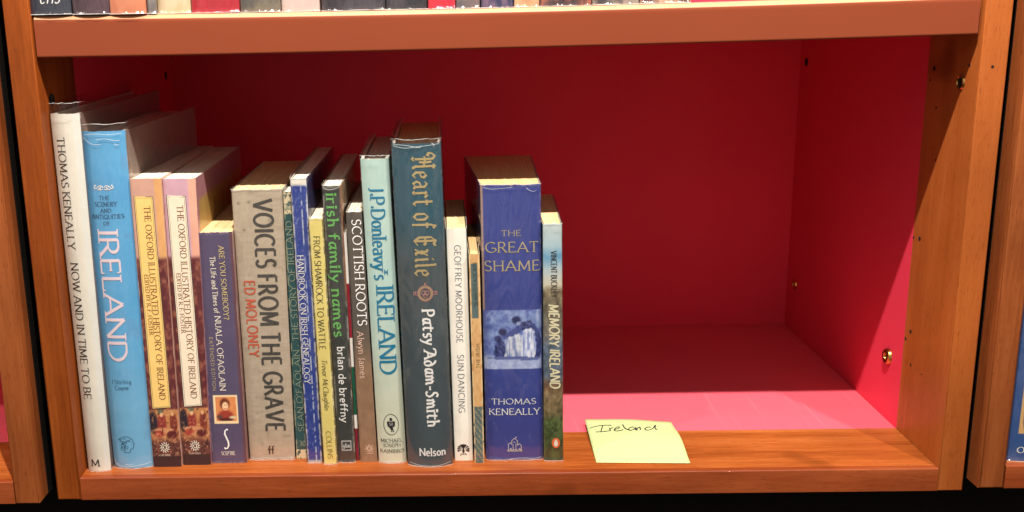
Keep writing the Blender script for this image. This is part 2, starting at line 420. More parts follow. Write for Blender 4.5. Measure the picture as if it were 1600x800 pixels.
X = 0.66
G = {
 'A': (.78, [[(0, 0), (.39, 1)], [(.39, 1), (.78, 0)], [(.14, .34), (.64, .34)]]),
 'B': (.58, [[(.06, 0), (.06, 1)], [(.06, 1), (.3, 1)] + A_(.3, .76, .2, .24, 90, -90) + [(.06, .52)], [(.06, .52), (.32, .52)] + A_(.32, .26, .24, .26, 90, -90) + [(.06, 0)]]),
 'C': (.74, [A_(.44, .5, .42, .5, 48, 312, 20)]),
 'D': (.74, [[(.06, 0), (.06, 1)], [(.06, 1), (.28, 1)] + A_(.28, .5, .42, .5, 90, -90, 16) + [(.06, 0)]]),
 'E': (.54, [[(.06, 0), (.06, 1)], [(.06, 1), (.5, 1)], [(.06, .52), (.42, .52)], [(.06, 0), (.53, 0)]]),
 'F': (.5, [[(.06, 0), (.06, 1)], [(.06, 1), (.48, 1)], [(.06, .52), (.4, .52)]]),
 'G': (.78, [A_(.44, .5, .42, .5, 48, 330, 20) + [(.72, .42)], [(.5, .42), (.74, .42)]]),
 'H': (.74, [[(.06, 0), (.06, 1)], [(.68, 0), (.68, 1)], [(.06, .52), (.68, .52)]]),
 'I': (.14, [[(.07, 0), (.07, 1)]]),
 'J': (.36, [[(.26, 1), (.26, .15)] + A_(.1, .1, .16, .2, 0, -100, 6)]),
 'K': (.66, [[(.06, 0), (.06, 1)], [(.6, 1), (.06, .45)], [(.22, .6), (.66, 0)]]),
 'L': (.52, [[(.06, 0), (.06, 1)], [(.06, 0), (.5, 0)]]),
 'M': (.9, [[(.06, 0), (.1, 1)], [(.1, 1), (.45, .12)], [(.45, .12), (.8, 1)], [(.8, 1), (.84, 0)]]),
 'N': (.76, [[(.06, 0), (.06, 1)], [(.06, 1), (.7, 0)], [(.7, 0), (.7, 1)]]),
 'O': (.86, [A_(.43, .5, .41, .5, 90, 450, 28)]),
 'P': (.56, [[(.06, 0), (.06, 1)], [(.06, 1), (.28, 1)] + A_(.28, .73, .24, .27, 90, -90) + [(.06, .46)]]),
 'Q': (.86, [A_(.43, .5, .41, .5, 90, 450, 28), [(.45, .15), (.85, -.15)]]),
 'R': (.64, [[(.06, 0), (.06, 1)], [(.06, 1), (.28, 1)] + A_(.28, .74, .23, .26, 90, -90) + [(.06, .48)], [(.28, .48), (.64, 0)]]),
 'S': (.52, [A_(.27, .745, .22, .255, 30, 270, 12)[:-1] + A_(.26, .25, .24, .25, 90, -150, 14)]),
 'T': (.62, [[(.31, 0), (.31, 1)], [(0, 1), (.62, 1)]]),
 'U': (.7, [[(.06, 1), (.06, .35)] + A_(.35, .32, .29, .32, 180, 360, 12) + [(.64, 1)]]),
 'V': (.74, [[(0, 1), (.37, 0)], [(.37, 0), (.74, 1)]]),
 'W': (1.04, [[(0, 1), (.28, 0)], [(.28, 0), (.52, .95)], [(.52, .95), (.76, 0)], [(.76, 0), (1.04, 1)]]),
 'X': (.68, [[(0, 1), (.68, 0)], [(.66, 1), (.02, 0)]]),
 'Y': (.68, [[(0, 1), (.34, .48)], [(.68, 1), (.34, .48)], [(.34, .48), (.34, 0)]]),
 'Z': (.6, [[(.02, 1), (.58, 1)], [(.58, 1), (.02, 0)], [(.02, 0), (.6, 0)]]),
 'a': (.48, [A_(.22, .46, .18, .2, 150, 0, 8) + [(.4, .1), (.47, 0)], A_(.21, .19, .19, .19, 40, 330, 14)]),
 'b': (.5, [[(.06, 1.02), (.06, 0)], A_(.25, .33, .2, .33, 150, -150, 16)]),
 'c': (.44, [A_(.24, .33, .21, .33, 45, 315, 14)]),
 'd': (.52, [[(.45, 1.02), (.45, 0)], A_(.25, .33, .21, .33, 30, 330, 16)]),
 'e': (.46, [[(.05, .36), (.43, .36)] + A_(.24, .33, .2, .33, 8, 315, 16)]),
 'f': (.36, [[(.14, 0), (.14, .8)] + A_(.3, .82, .16, .2, 180, 60, 6), [(.0, .62), (.32, .62)]]),
 'g': (.5, [A_(.24, .36, .19, .29, 30, 390, 18), [(.43, .64), (.43, -.1)] + A_(.24, -.1, .19, .2, 0, -150, 8)]),
 'h': (.5, [[(.06, 0), (.06, 1.02)], A_(.25, .42, .18, .24, 160, 0, 8) + [(.43, 0)]]),
 'i': (.16, [[(.08, 0), (.08, .64)], [(.08, .82), (.08, .93)]]),
 'j': (.2, [[(.12, .64), (.12, -.1)] + A_(0, -.1, .12, .2, 0, -90, 5), [(.12, .82), (.12, .93)]]),
 'k': (.48, [[(.06, 0), (.06, 1.02)], [(.42, .64), (.06, .28)], [(.18, .38), (.48, 0)]]),
 'l': (.16, [[(.08, 0), (.08, 1.02)]]),
 'm': (.78, [[(.06, 0), (.06, .64)], A_(.22, .44, .15, .2, 160, 0, 8) + [(.38, 0)], A_(.54, .44, .16, .2, 170, 0, 8) + [(.7, 0)]]),
 'n': (.5, [[(.06, 0), (.06, .64)], A_(.25, .42, .18, .22, 160, 0, 8) + [(.43, 0)]]),
 'o': (.5, [A_(.25, .33, .21, .32, 90, 450, 20)]),
 'p': (.5, [[(.06, .64), (.06, -.3)], A_(.25, .33, .2, .32, 150, -150, 16)]),
 'q': (.5, [[(.44, .64), (.44, -.3)], A_(.25, .33, .2, .32, 30, 330, 16)]),
 'r': (.36, [[(.06, 0), (.06, .64)], A_(.24, .42, .18, .22, 165, 55, 6)]),
 's': (.38, [A_(.2, .49, .14, .16, 30, 270, 9)[:-1] + A_(.18, .165, .16, .165, 90, -150, 10)]),
 't': (.34, [[(.14, .9), (.14, .14)] + A_(.27, .14, .13, .14, 180, 290, 6), [(0, .64), (.3, .64)]]),
 'u': (.5, [[(.06, .64), (.06, .22)] + A_(.24, .22, .18, .22, 180, 340, 8), [(.44, .64), (.44, 0)]]),
 'v': (.46, [[(0, .64), (.23, 0)], [(.23, 0), (.46, .64)]]),
 'w': (.7, [[(0, .64), (.18, 0)], [(.18, 0), (.35, .6)], [(.35, .6), (.52, 0)], [(.52, 0), (.7, .64)]]),
 'x': (.44, [[(0, .64), (.44, 0)], [(.42, .64), (.02, 0)]]),
 'y': (.46, [[(0, .64), (.23, .02)], [(.46, .64), (.16, -.22), (.02, -.28)]]),
 'z': (.42, [[(.02, .62), (.4, .62)], [(.4, .62), (.02, .02)], [(.02, .02), (.42, .02)]]),
 '.': (.14, [[(.04, .04), (.11, .04)]]), "'": (.14, [[(.08, 1), (.05, .78)]]), '-': (.34, [[(.04, .36), (.3, .36)]]),
 '?': (.44, [A_(.22, .76, .18, .22, 160, -60, 10) + [(.22, .45), (.22, .25)], [(.22, .02), (.22, .1)]]),
 '&': (.7, [[(.68, .4), (.4, .05), (.2, -.0), (.05, .2), (.1, .4), (.42, .7), (.36, .95), (.22, .98), (.16, .8), (.3, .5), (.66, 0)]]),
 '3': (.5, [A_(.22, .76, .2, .24, 140, -80, 10), A_(.22, .27, .24, .27, 85, -145, 12)]),
 '0': (.54, [A_(.27, .5, .23, .5, 90, 450, 20)]),
 '5': (.5, [[(.44, 1), (.1, 1), (.08, .58)] + A_(.22, .3, .24, .3, 110, -140, 12)]),
}
# broken, pen-cut letters for the gothic title
BL = {
 'H': (.86, [[(.22, .96), (.22, .1)], [(.1, .04), (.22, -.03), (.36, .06)], [(.24, .94), (.06, 1.06), (-.12, .92), (-.14, .76), (-.02, .7), (.04, .8)], [(.04, .56), (.3, .6), (.5, .52), (.68, .6)], [(.68, 1.04), (.68, .12), (.8, -.02)], [(.54, .98), (.68, 1.06), (.82, .96)], [(.4, .9), (.44, .6), (.4, .3)]]),
 'e': (.5, [[(.3, .66), (.1, .52), (.1, .14), (.28, .0), (.46, .12)], [(.26, .66), (.42, .52), (.38, .4), (.1, .3)]]),
 'a': (.56, [[(.08, .56), (.24, .66), (.42, .54), (.42, .1), (.54, .02)], [(.42, .38), (.16, .32), (.08, .16), (.2, .0), (.42, .12)]]),
 'r': (.46, [[(.02, .58), (.14, .64), (.16, .08)], [(.04, .06), (.16, -.02), (.28, .06)], [(.16, .5), (.32, .66), (.44, .54)]]),
 't': (.42, [[(.16, .92), (.16, .12), (.28, .0), (.42, .1)], [(.02, .64), (.38, .64)]]),
 'o': (.52, [[(.26, .68), (.08, .52), (.08, .14), (.26, 0), (.44, .14), (.44, .52), (.26, .68)]]),
 'f': (.42, [[(.16, -.1), (.16, .8), (.26, 1.02), (.4, .92)], [(.02, .62), (.36, .64)]]),
 'E': (.74, [[(.62, .92), (.36, 1.04), (.12, .8), (.12, .24), (.36, .0), (.66, .16)], [(.36, 1.04), (.36, .06)], [(.12, .52), (.54, .54), (.6, .44)], [(.62, .92), (.7, 1.06)]]),
 'x': (.5, [[(.06, .62), (.2, .6), (.3, .06), (.46, .06)], [(.46, .64), (.06, 0)], [(.12, .34), (.4, .34)]]),
 'i': (.28, [[(.02, .58), (.12, .64), (.14, .08), (.26, .02)], [(.08, .84), (.2, .94)]]),
 'l': (.28, [[(.04, .98), (.13, 1.0), (.14, .08), (.26, .02)]]),
}
# rounded half-uncial forms
UN = {
 'a': (.5, [[(.36, .62), (.16, .6), (.06, .34), (.1, .08), (.24, .02), (.4, .3)], [(.44, .66), (.38, .16), (.5, .02)]]),
 't': (.50, [[(-.06, .66), (.5, .66)], [(.24, .88), (.2, .5), (.18, .16), (.26, .02), (.44, .06)]]),
 'd': (.52, [A_(.24, .28, .2, .3, 60, 420, 18), [(.44, .36), (.38, .62), (.24, .84), (.02, .96)]]),
 'y': (.48, [[(.02, .66), (.1, .4), (.26, .2)], [(.46, .68), (.3, .2), (.12, -.22), (-.04, -.3)]]),
 'A': (.74, [[(-.16, .78), (-.04, .96), (.16, 1.0), (.4, .96)], [(.4, .98), (.24, .4), (.0, .0)], [(.4, .98), (.56, .4), (.74, .0)], [(.08, .3), (.62, .34)]]),
 'm': (.8, [[(.06, 0), (.08, .5), (.2, .64), (.34, .5), (.38, 0)], [(.38, .5), (.5, .64), (.64, .52), (.68, .1), (.8, .0)], [(-.02, .56), (.1, .64)]]),
 'S': (.54, [[(.5, .88), (.32, 1.02), (.12, .9), (.12, .7), (.34, .5), (.44, .26), (.3, .04), (.1, .0), (-.04, .12)]]),
 'h': (.5, [[(.0, 1.04), (.1, .98), (.08, .0)], [(.1, .46), (.26, .62), (.42, .5), (.44, .0)]]),
}
STY = {  # thick, thin, nib angle, serif half length, tracking, slant
 'serif': (.13, .055, 18, .10, .16, 0), 'serifb': (.17, .07, 14, .12, .12, 0), 'sans': (.085, .085, 0, 0, .22, 0),
 'thin': (.09, .06, 15, .0, .12, 0), 'cond': (.185, .15, 0, 0, .22, 0), 'ital': (.10, .05, 30, 0, .10, .28),
 'sansb': (.17, .13, 10, .02, .14, 0), 'condl': (.125, .11, 0, 0, .2, 0),
 'uncial': (.20, .09, 25, .05, .15, 0), 'brush': (.21, .12, 30, 0, .14, .08), 'black': (.155, .045, 42, 0, .10, 0),
}


def layout(txt, style):
    thick, thin, nib, ser, tr, sl = STY[style]
    x = 0; out = []
    for ch in txt:
        if ch == ' ':
            x += .34; continue
        w, st = (BL.get(ch) if style == 'black' else UN.get(ch) if style == 'uncial' else None) or G[ch]
        out.append((x, w, st))
        x += w + tr
    return out, x - tr


def stroke_quads(pts, thick, thin, nib, V, F, zi):
    P = np.array(pts, float)
    d = np.diff(P, axis=0)
    L = np.hypot(d[:, 0], d[:, 1])
    keep = np.r_[True, L > 1e-9]
    P = P[keep]
    if len(P) < 2:
        return
    d = np.diff(P, axis=0)
    ang = np.arctan2(d[:, 1], d[:, 0])
    th = thin + (thick - thin) * np.abs(np.sin(ang - R(nib)))
    nrm = np.c_[-np.sin(ang), np.cos(ang)]
    vn = np.zeros_like(P); vt = np.zeros(len(P))
    vn[0] = nrm[0]; vn[-1] = nrm[-1]; vt[0] = th[0]; vt[-1] = th[-1]
    closed = np.hypot(*(P[0] - P[-1])) < 1e-6
    for i in range(1, len(P) - 1):
        m = nrm[i - 1] + nrm[i]
        l = np.hypot(*m)
        if l < .3:
            m = nrm[i]; l = 1
        m = m / l
        vn[i] = m / max(.55, abs(m @ nrm[i])); vt[i] = (th[i - 1] + th[i]) / 2
    if closed:
        m = nrm[0] + nrm[-1]; m /= np.hypot(*m); vn[0] = vn[-1] = m; vt[0] = vt[-1] = (th[0] + th[-1]) / 2
    k = len(V)
    for p, n, t in zip(P, vn, vt):
        V.append((p[0] + n[0] * t / 2, p[1] + n[1] * t / 2, zi)); V.append((p[0] - n[0] * t / 2, p[1] - n[1] * t / 2, zi))
    for i in range(len(P) - 1):
        F.append((k + 2 * i, k + 2 * i + 1, k + 2 * i + 3, k + 2 * i + 2))


def dens(pts, step):
    out = [pts[0]]
    for a, b in zip(pts[:-1], pts[1:]):
        n = max(1, int(math.hypot(b[0] - a[0], b[1] - a[1]) / step))
        for i in range(1, n + 1):
            out.append((a[0] + (b[0] - a[0]) * i / n, a[1] + (b[1] - a[1]) * i / n))
    return out


def text_flat(txt, style, length, h):
    """quads for a line of text: x 0..length, y 0..h, third value a stacking index"""
    thick, thin, nib, ser, tr, sl = STY[style]
    lay, W = layout(txt, style)
    sx = length / (W * h)
    tf = min(1.0, max(.5, sx)) ** .6
    thick *= tf; thin *= tf
    V = []; F = []
    rnd = random.Random(len(txt))
    for x0, w, st in lay:
        zi = 0
        jy = rnd.uniform(-.03, .03) if style == 'brush' else 0
        pl = [[((x0 + px) * sx * h + sl * py * h, (py + jy) * h) for px, py in s] for s in st]
        for i, s in enumerate(pl):
            stroke_quads(dens(s, .0016), thick * h, thin * h, nib, V, F, zi); zi += 1
        if ser:
            for i, s in enumerate(pl):
                for e, f in ((s[0], s[1]), (s[-1], s[-2])):
                    if len(s) > 3 and math.hypot(s[0][0] - s[-1][0], s[0][1] - s[-1][1]) < 1e-6:
                        continue
                    free = True
                    for j, o in enumerate(pl):
                        if j != i and any(math.hypot(q[0] - e[0], q[1] - e[1]) < .09 * h for q in dens(o, .05 * h)):
                            free = False
                    if not free:
                        continue
                    dx, dy = e[0] - f[0], e[1] - f[1]
                    if abs(dy) > abs(dx) * .8 and len(s) <= 3:
                        g = ser * h + thick * h * .5
                        g *= min(1, sx * 1.1)
                        stroke_quads([(e[0] - g, e[1]), (e[0] + g, e[1])], thin * h * .9, thin * h * .9, 0, V, F, zi)
                    elif abs(dx) >= abs(dy) * .8 and len(s) <= 3:
                        g = (.16 if e[1] < h * .8 else -.16) * h
                        if .2 * h < e[1] < .8 * h:
                            stroke_quads([(e[0], e[1] - g * .5), (e[0], e[1] + g * .5)], thin * h, thin * h, 0, V, F, zi)
                        else:
                            stroke_quads([(e[0], e[1] - .02 * h), (e[0], e[1] + g)], thin * h, thin * h, 0, V, F, zi)
                    zi += 1
    return V, F


def spline(p, n=6):
    P = [p[0]] + list(p) + [p[-1]]
    out = []
    for i in range(1, len(P) - 2):
        for k in range(n):
            t = k / n
            out.append(tuple(.5 * (2 * P[i][c] + (P[i + 1][c] - P[i - 1][c]) * t + (2 * P[i - 1][c] - 5 * P[i][c] + 4 * P[i + 1][c] - P[i + 2][c]) * t * t + (-P[i - 1][c] + 3 * P[i][c] - 3 * P[i + 1][c] + P[i + 2][c]) * t ** 3) for c in (0, 1)))
    out.append(tuple(p[-1]))
    return out
# ------------------------------------------------------------------ bookcases (the middle one and slices of its neighbours)
W = 0.70; H = 0.3436; TS = 0.0194; T2 = 0.0257; PY = 0.0029; D1 = 0.0805; D = 0.3828; U = 0.020
TOP = 0.76


def tube_ring(name, cx, cy, cz, r_out, r_in, th, mat, parent, axis_x=-1, n=28):
    """a washer with rounded lip lying in the YZ plane, standing proud towards -x"""
    prof = [(r_in, 0), (r_in, th * .8), (r_in * 1.15, th), (r_out * .8, th * 1.05), (r_out * .95, th * .7), (r_out, 0)]
    V = []; F = []
    for i in range(n):
        a = 2 * math.pi * i / n
        for r, t in prof:
            V.append((cx + axis_x * t, cy + r * math.cos(a), cz + r * math.sin(a)))
    k = len(prof)
    for i in range(n):
        for j in range(k - 1):
            F.append((i * k + j, i * k + j + 1, ((i + 1) % n) * k + j + 1, ((i + 1) % n) * k + j))
    return mesh_obj(name, V, F, mat, parent, smooth=True)


def disc(name, c, r, th, mat, parent, axis='x', sgn=-1, n=20, dome=0.0):
    V = []; F = []
    rings = [(1.0, 0.0), (1.0, th), (.6, th + dome * .7), (.25, th + dome)]
    for rr, t in rings:
        for i in range(n):
            a = 2 * math.pi * i / n
            p, q = r * rr * math.cos(a), r * rr * math.sin(a)
            V.append((c[0] + sgn * t, c[1] + p, c[2] + q) if axis == 'x' else (c[0] + p, c[1] + sgn * t, c[2] + q))
    for j in range(len(rings) - 1):
        for i in range(n):
            F.append((j * n + i, (j + 1) * n + i, (j + 1) * n + (i + 1) % n, j * n + (i + 1) % n))
    F.append(tuple(range(3 * n, 4 * n)))
    return mesh_obj(name, V, F, mat, parent, smooth=False)


def front_left(e):
    return all(abs(v.co.y) < 1e-6 for v in e.verts)


def shelf_top(x):
    return .0034 - .01514 * x + .0204 * x * x


def shelf_under(x):
    return -.0016 - .00657 * x + .01224 * x * x


def bookcase(ox, oz, label, left=True, right=True, w=W, zs_upper=True, mw=None, mr=None):
    t = empty('bookcase', (ox, 0, oz), label, 'bookcase')
    mw = mw or WOOD_Z; mr = mr or WOOD_ZL
    vert_front = lambda e: abs(e.verts[0].co.y) < 1e-6 and abs(e.verts[1].co.y) < 1e-6
    if left:
        box('upright', -U, 0, 0, D1, -TS, TOP, mw, t, bevel=.0018, which=vert_front)
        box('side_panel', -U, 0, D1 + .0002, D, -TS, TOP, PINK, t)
    if right:
        box('upright', w, w + U, 0, D1, -TS, TOP, mr, t, bevel=.0010, which=vert_front)
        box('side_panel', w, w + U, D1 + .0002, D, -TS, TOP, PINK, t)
    box('shelf_strip', .0004, w - .0004, .0062, D1, -TS, 0, WOOD_X, t)
    box('shelf_front_edge', .0004, w - .0004, .0002, .0060, -TS, .0001, WOOD_XD, t, bevel=.0012, seg=3, which=lambda e: abs(e.verts[0].co.z - .0001) < 1e-6 and abs(e.verts[1].co.z - .0001) < 1e-6 and abs(e.verts[0].co.y - .0002) < 1e-6 and abs(e.verts[1].co.y - .0002) < 1e-6)  # front edge of the shelf strip, in a darker wood tone
    box('shelf_board', .0004, w - .0004, D1 + .0003, D, -TS, 0, PINK_LIT, t)
    # black sheets put the shade of the slot between two cases into colour
    if left:
        box('gap_shade', -U - .0012, -U - .0001, .0190, D, -TS + .0002, TOP, BLACK, t)
    if right:
        box('gap_shade', w + U + .0001, w + U + .0012, .0190, D, -TS + .0002, TOP, BLACK, t)
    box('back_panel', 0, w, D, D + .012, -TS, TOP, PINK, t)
    if zs_upper:
        r = .0050
        o = box('upper_shelf', .0017, w - .0025, PY, D - .001, H, H + T2, PINK, t)
        bm = bmesh.new(); bm.from_mesh(o.data)
        bmesh.ops.subdivide_edges(bm, edges=[e for e in bm.edges if abs(e.verts[0].co.x - e.verts[1].co.x) > .1], cuts=24)
        bm.to_mesh(o.data); bm.free()
        # lipping with a rounded front edge
        bm = bmesh.new()
        x0, x1 = .0016, w - .0024
        prof = [(D1, H - .0002), (PY + .0008, H - .0002), (PY + .0001, H - .0001), (PY - .0004, H + .0007), (PY - .0004, H + .0016), (PY - .0004, H + T2 - r - .0012)]
        for i in range(9):
            a = R(180 - 90 * i / 8)
            prof.append((PY - .0004 + r + r * math.cos(a), H + T2 + .0002 - r + r * math.sin(a)))
        prof.append((D1, H + T2 + .0002))
        nx = 60
        rings = []
        for i in range(nx + 1):
            x = x0 + (x1 - x0) * i / nx
            rings.append([bm.verts.new((x, y, z)) for y, z in prof])
        for a, b in zip(rings[:-1], rings[1:]):
            for j in range(len(prof)):
                bm.faces.new((a[j], b[j], b[(j + 1) % len(prof)], a[(j + 1) % len(prof)]))
        bm.faces.new(rings[0][::-1]); bm.faces.new(rings[-1])
        bmesh.ops.recalc_face_normals(bm, faces=bm.faces)
        # the long board is not quite true: it sags between its ends
        for v in bm.verts:
            v.co.z += shelf_top(v.co.x) if v.co.z > H + T2 / 2 else shelf_under(v.co.x)
        bm.normal_update()
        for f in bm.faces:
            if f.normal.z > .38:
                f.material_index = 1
        me = bpy.data.meshes.new('lipping'); bm.to_mesh(me); bm.free()
        for p in me.polygons:
            p.use_smooth = True
        me.set_sharp_from_angle(angle=R(40))
        o2 = bpy.data.objects.new('lipping', me); COL.objects.link(o2); me.materials.append(PEACH); me.materials.append(PEACH_LIT); o2.parent = o
        o2['label'] = 'peach coloured rounded front edge of the upper shelf'
        # the board itself starts behind the lipping so nothing overlaps
        for v in o.data.vertices:
            if v.co.y < D1:
                v.co.y = D1 + .0003
            v.co.z += shelf_top(v.co.x) if v.co.z > H + T2 / 2 else shelf_under(v.co.x)
    return t


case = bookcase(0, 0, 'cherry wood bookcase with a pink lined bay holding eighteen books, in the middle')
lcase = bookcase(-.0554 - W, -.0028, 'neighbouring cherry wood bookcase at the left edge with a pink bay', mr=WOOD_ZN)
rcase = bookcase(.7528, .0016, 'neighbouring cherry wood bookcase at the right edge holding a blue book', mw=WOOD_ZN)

# fittings in the middle bay: brass sockets and screws, drilled holes, little nail holes
stud = tube_ring('brass_socket', W, .1076, .0572, .0074, .0028, .0030, BRASS, case)
disc('screw', (W, .1076, .0572), .0027, .0012, BRASS, stud, dome=.0008)
tube_ring('brass_socket', W, .0250, .3068, .0060, .0044, .0012, BRASS, case)
disc('peg_hole', (W, .0250, .3068), .0044, .0003, HOLE, case)
disc('peg_hole', (W, .3635, .3028), .0045, .0003, HOLE, case)
tube_ring('brass_socket', W, .3563, .0549, .0060, .0024, .0022, BRASS, case)
disc('peg_hole', (0, .3633, .3038), .0045, .0003, HOLE, case, sgn=1)
tube_ring('dark_socket', 0, .0255, .3085, .0048, .0036, .0012, HOLE, case, axis_x=1)
disc('peg_hole', (0, .0255, .3085), .0044, .0003, HOLE, case, sgn=1)
for y, z, r in [(.0147, .3201, .0012), (.0606, .284, .0011), (.0697, .3143, .0021), (.0745, .3048, .001), (.0686, .1743, .0020),
                (.0791, .173, .0012), (.0697, .0929, .0018), (.0775, .084, .0015), (.0643, .065, .0013), (.0438, .064, .0007), (.0536, .2427, .0010)]:
    disc('nail_hole', (W, y, z), r, .0002, HOLE, case, n=10)
disc('nail_hole', (.7094, 0, .3198), .0011, .0002, HOLE, case, axis='y', n=10)

# what closes the view around the cases
wall = box('wall', -2.2, 2.8, .42, .46, -.9, 2.4, BLACK); wall['kind'] = 'structure'
floor = box('floor', -2.2, 2.8, -2.5, .41, -.90, -.86, BLACK); floor['kind'] = 'structure'
plinth = box('plinth', -2.0, 2.6, .055, .40, -.855, -TS - .004, BLACK); plinth['kind'] = 'structure'
plinth['label'] = 'black recessed base below the bookcases'


# ------------------------------------------------------------------ print on the spines
def blank(c, wear=0.0, seed=1, edge=(235, 228, 215)):
    def f(u, z, w, h):
        n = fbm(u * w * 90, z * 60, seed)
        col = mixc(np.array(c) * .96, np.minimum(np.array(c, float) * 1.05, 255), n)
        if wear:
            e = np.minimum(u, 1 - u) * w
            m = sm(.0022, .0002, e) * sm(.45, .62, fbm(u * w * 500, z * 160, seed + 3)) * wear
            m = np.maximum(m, sm(.003, .0, np.minimum(z, h - z)) * sm(.4, .6, fbm(u * w * 700, z * 900, seed + 5)) * wear)
            col = mixc(col, np.broadcast_to(edge, col.shape), m) if False else col * (1 - m[..., None]) + np.array(edge, float) * m[..., None]
        return col
    return f


def put(col, m, c):
    m = np.asarray(m)[..., None]
    return col * (1 - m) + np.asarray(c, float) * m


def ell(u, z, w, cu, cz, ru, rz, soft=.25):
    d = np.sqrt(((u - cu) * w / ru) ** 2 + ((z - cz) / rz) ** 2)
    return sm(1 + soft, 1 - soft, d)


def rect(u, z, u0, u1, z0, z1, s=.0004, w=.03):
    return ((u > u0) & (u < u1) & (z > z0) & (z < z1)).astype(float)


def oxford(top, strip_l, strip_r, seed):
    def f(u, z, w, h):
        n = fbm(u * w * 160, z * 90, seed)
        col = mixc(np.array(top) * .9, np.array(top, float), n)
        col = put(col, sm(.74, .80, u) * sm(.06, .07, z) * sm(.175, .18, z), mixc(strip_r, np.array(strip_r) * 1.15, n))
        lo = sm(.183, .178, z)
        n2 = fbm(u * w * 330, z * 210, seed + 9)
        maroon = mixc((88, 38, 42), (146, 88, 68), sm(.35, .85, n2))
        col = put(col, lo, maroon)
        # painting: warm sky, group of figures, pale table, dark ground
        p = sm(.0525, .0505, z)
        sky = mixc((206, 148, 88), (150, 84, 60), fbm(u * w * 260, z * 150, seed + 2))
        sc = sky
        sc = put(sc, ell(u, z, w, .12, .040, .0038, .010), (46, 36, 44))
        sc = put(sc, ell(u, z, w, .42, .039, .0036, .009), (136, 50, 46))
        sc = put(sc, ell(u, z, w, .42, .047, .0015, .0020), (226, 176, 130))
        sc = put(sc, ell(u, z, w, .40, .0505, .0026, .0022), (92, 100, 78))
        sc = put(sc, ell(u, z, w, .82, .039, .0030, .010), (120, 52, 40))
        sc = put(sc, ell(u, z, w, .80, .0475, .0014, .0019), (214, 160, 112))
        sc = put(sc, ell(u, z, w, .45, .0325, .0085, .0028), (196, 132, 92))
        sc = put(sc, ell(u, z, w, .30, .0300, .0040, .0030), (158, 62, 52))
        sc = put(sc, ell(u, z, w, .75, .0290, .0045, .0035), (90, 34, 34))
        sc = put(sc, sm(.028, .020, z), mixc((58, 34, 36), (128, 70, 56), n2))
        sc = put(sc, sm(.62, .70, fbm(u * w * 700, z * 600, seed + 4)) * .5, (222, 170, 120))
        sc = put(sc, sm(.36, .28, fbm(u * w * 600, z * 420, seed + 6)) * .7, (44, 22, 26))
        sc = put(sc, sm(.011, .009, z), (52, 34, 36))
        return put(col, p, sc)
    return f


def art_some(u, z, w, h):
    col = blank((82, 72, 98), .25, 5)(u, z, w, h)
    col = put(col, sm(.90, .93, u), (92, 62, 72))
    fr = rect(u, z, .15, .84, .0360, .0612)
    col = put(col, fr, (232, 206, 160))
    inn = rect(u, z, .205, .79, .0378, .0597)
    pic = mixc((222, 150, 92), (196, 112, 70), fbm(u * w * 300, z * 200, 8))
    pic = put(pic, ell(u, z, w, .47, .0535, .0042, .0050), (104, 50, 36))
    pic = put(pic, ell(u, z, w, .48, .0420, .0068, .0060), (150, 58, 44))
    pic = put(pic, ell(u, z, w, .48, .0515, .0026, .0036), (240, 196, 152))
    for a in (.45, .51):
        pic = put(pic, ell(u, z, w, a + .005, .0522, .0005, .0004), (60, 34, 30))
    pic = put(pic, ell(u, z, w, .485, .0492, .0008, .0003), (150, 50, 44))
    pic = put(pic, ell(u, z, w, .30, .0420, .0024, .0018), (90, 66, 60))
    pic = put(pic, ell(u, z, w, .68, .0412, .0030, .0014), (206, 190, 150))
    pic = put(pic, ell(u, z, w, .48, .0395, .0060, .0014), (84, 34, 32))
    return put(col, inn, pic)


def art_voice(u, z, w, h):
    n = fbm(u * w * 120, z * 500, 21); n2 = fbm(u * w * 900, z * 120, 22)
    col = mixc((166, 150, 130), (202, 186, 164), n * .6 + n2 * .4)
    col = put(col, sm(.70, .78, fbm(u * w * 180, z * 140, 25)) * .22, (120, 106, 90))
    for cu, cz in ((.12, .222), (.33, .223), (.2, .20), (.55, .195), (.15, .13)):
        col = put(col, ell(u, z, w, cu, cz, .0012, .0010, .6) * .5, (96, 84, 70))
    return col


def art_ofao(u, z, w, h):
    col = blank((42, 78, 80), .8, 31, (196, 182, 140))(u, z, w, h)
    p = fbm(u * w * 600, z * 500, 33)
    band = rect(u, z, -1, 2, .2130, h) + rect(u, z, -1, 2, -1, .0085)
    return put(col, np.clip(band, 0, 1) * sm(.42, .5, p), (214, 196, 158))


def art_hand(u, z, w, h):
    col = blank((44, 64, 140), .0, 41)(u, z, w, h)
    n = fbm(u * w * 900, z * 220, 43)
    d = np.minimum(u, 1 - u) * w
    col = put(col, sm(.0016, .0006, d) * sm(.30, .5, n), (216, 214, 214))
    ln = np.abs(u - (.63 + .05 * (fbm(0 * u, z * 80, 44) - .5))) * w
    col = put(col, sm(.00042, .00012, ln) * sm(.36, .56, fbm(u * 0 + 3, z * 260, 45)) * .9, (214, 218, 226))
    col = put(col, sm(.66, .72, fbm(u * w * 1500, z * 300, 46)) * .5, (150, 160, 200))
    col = put(col, sm(h - .0065, h - .0048, z), (232, 226, 212))
    return put(col, sm(.003, .0014, z), (190, 184, 176))


def art_fam(u, z, w, h):
    col = blank((60, 62, 60), .5, 51)(u, z, w, h)
    col = put(col, sm(.90, .94, u) * sm(.135, .15, z) * .7, (150, 96, 70))
    bd = rect(u, z, .25, .80, .0104, .0192)
    bi = rect(u, z, .285, .765, .0110, .0186)
    return put(col, bd * (1 - bi), (190, 190, 186))


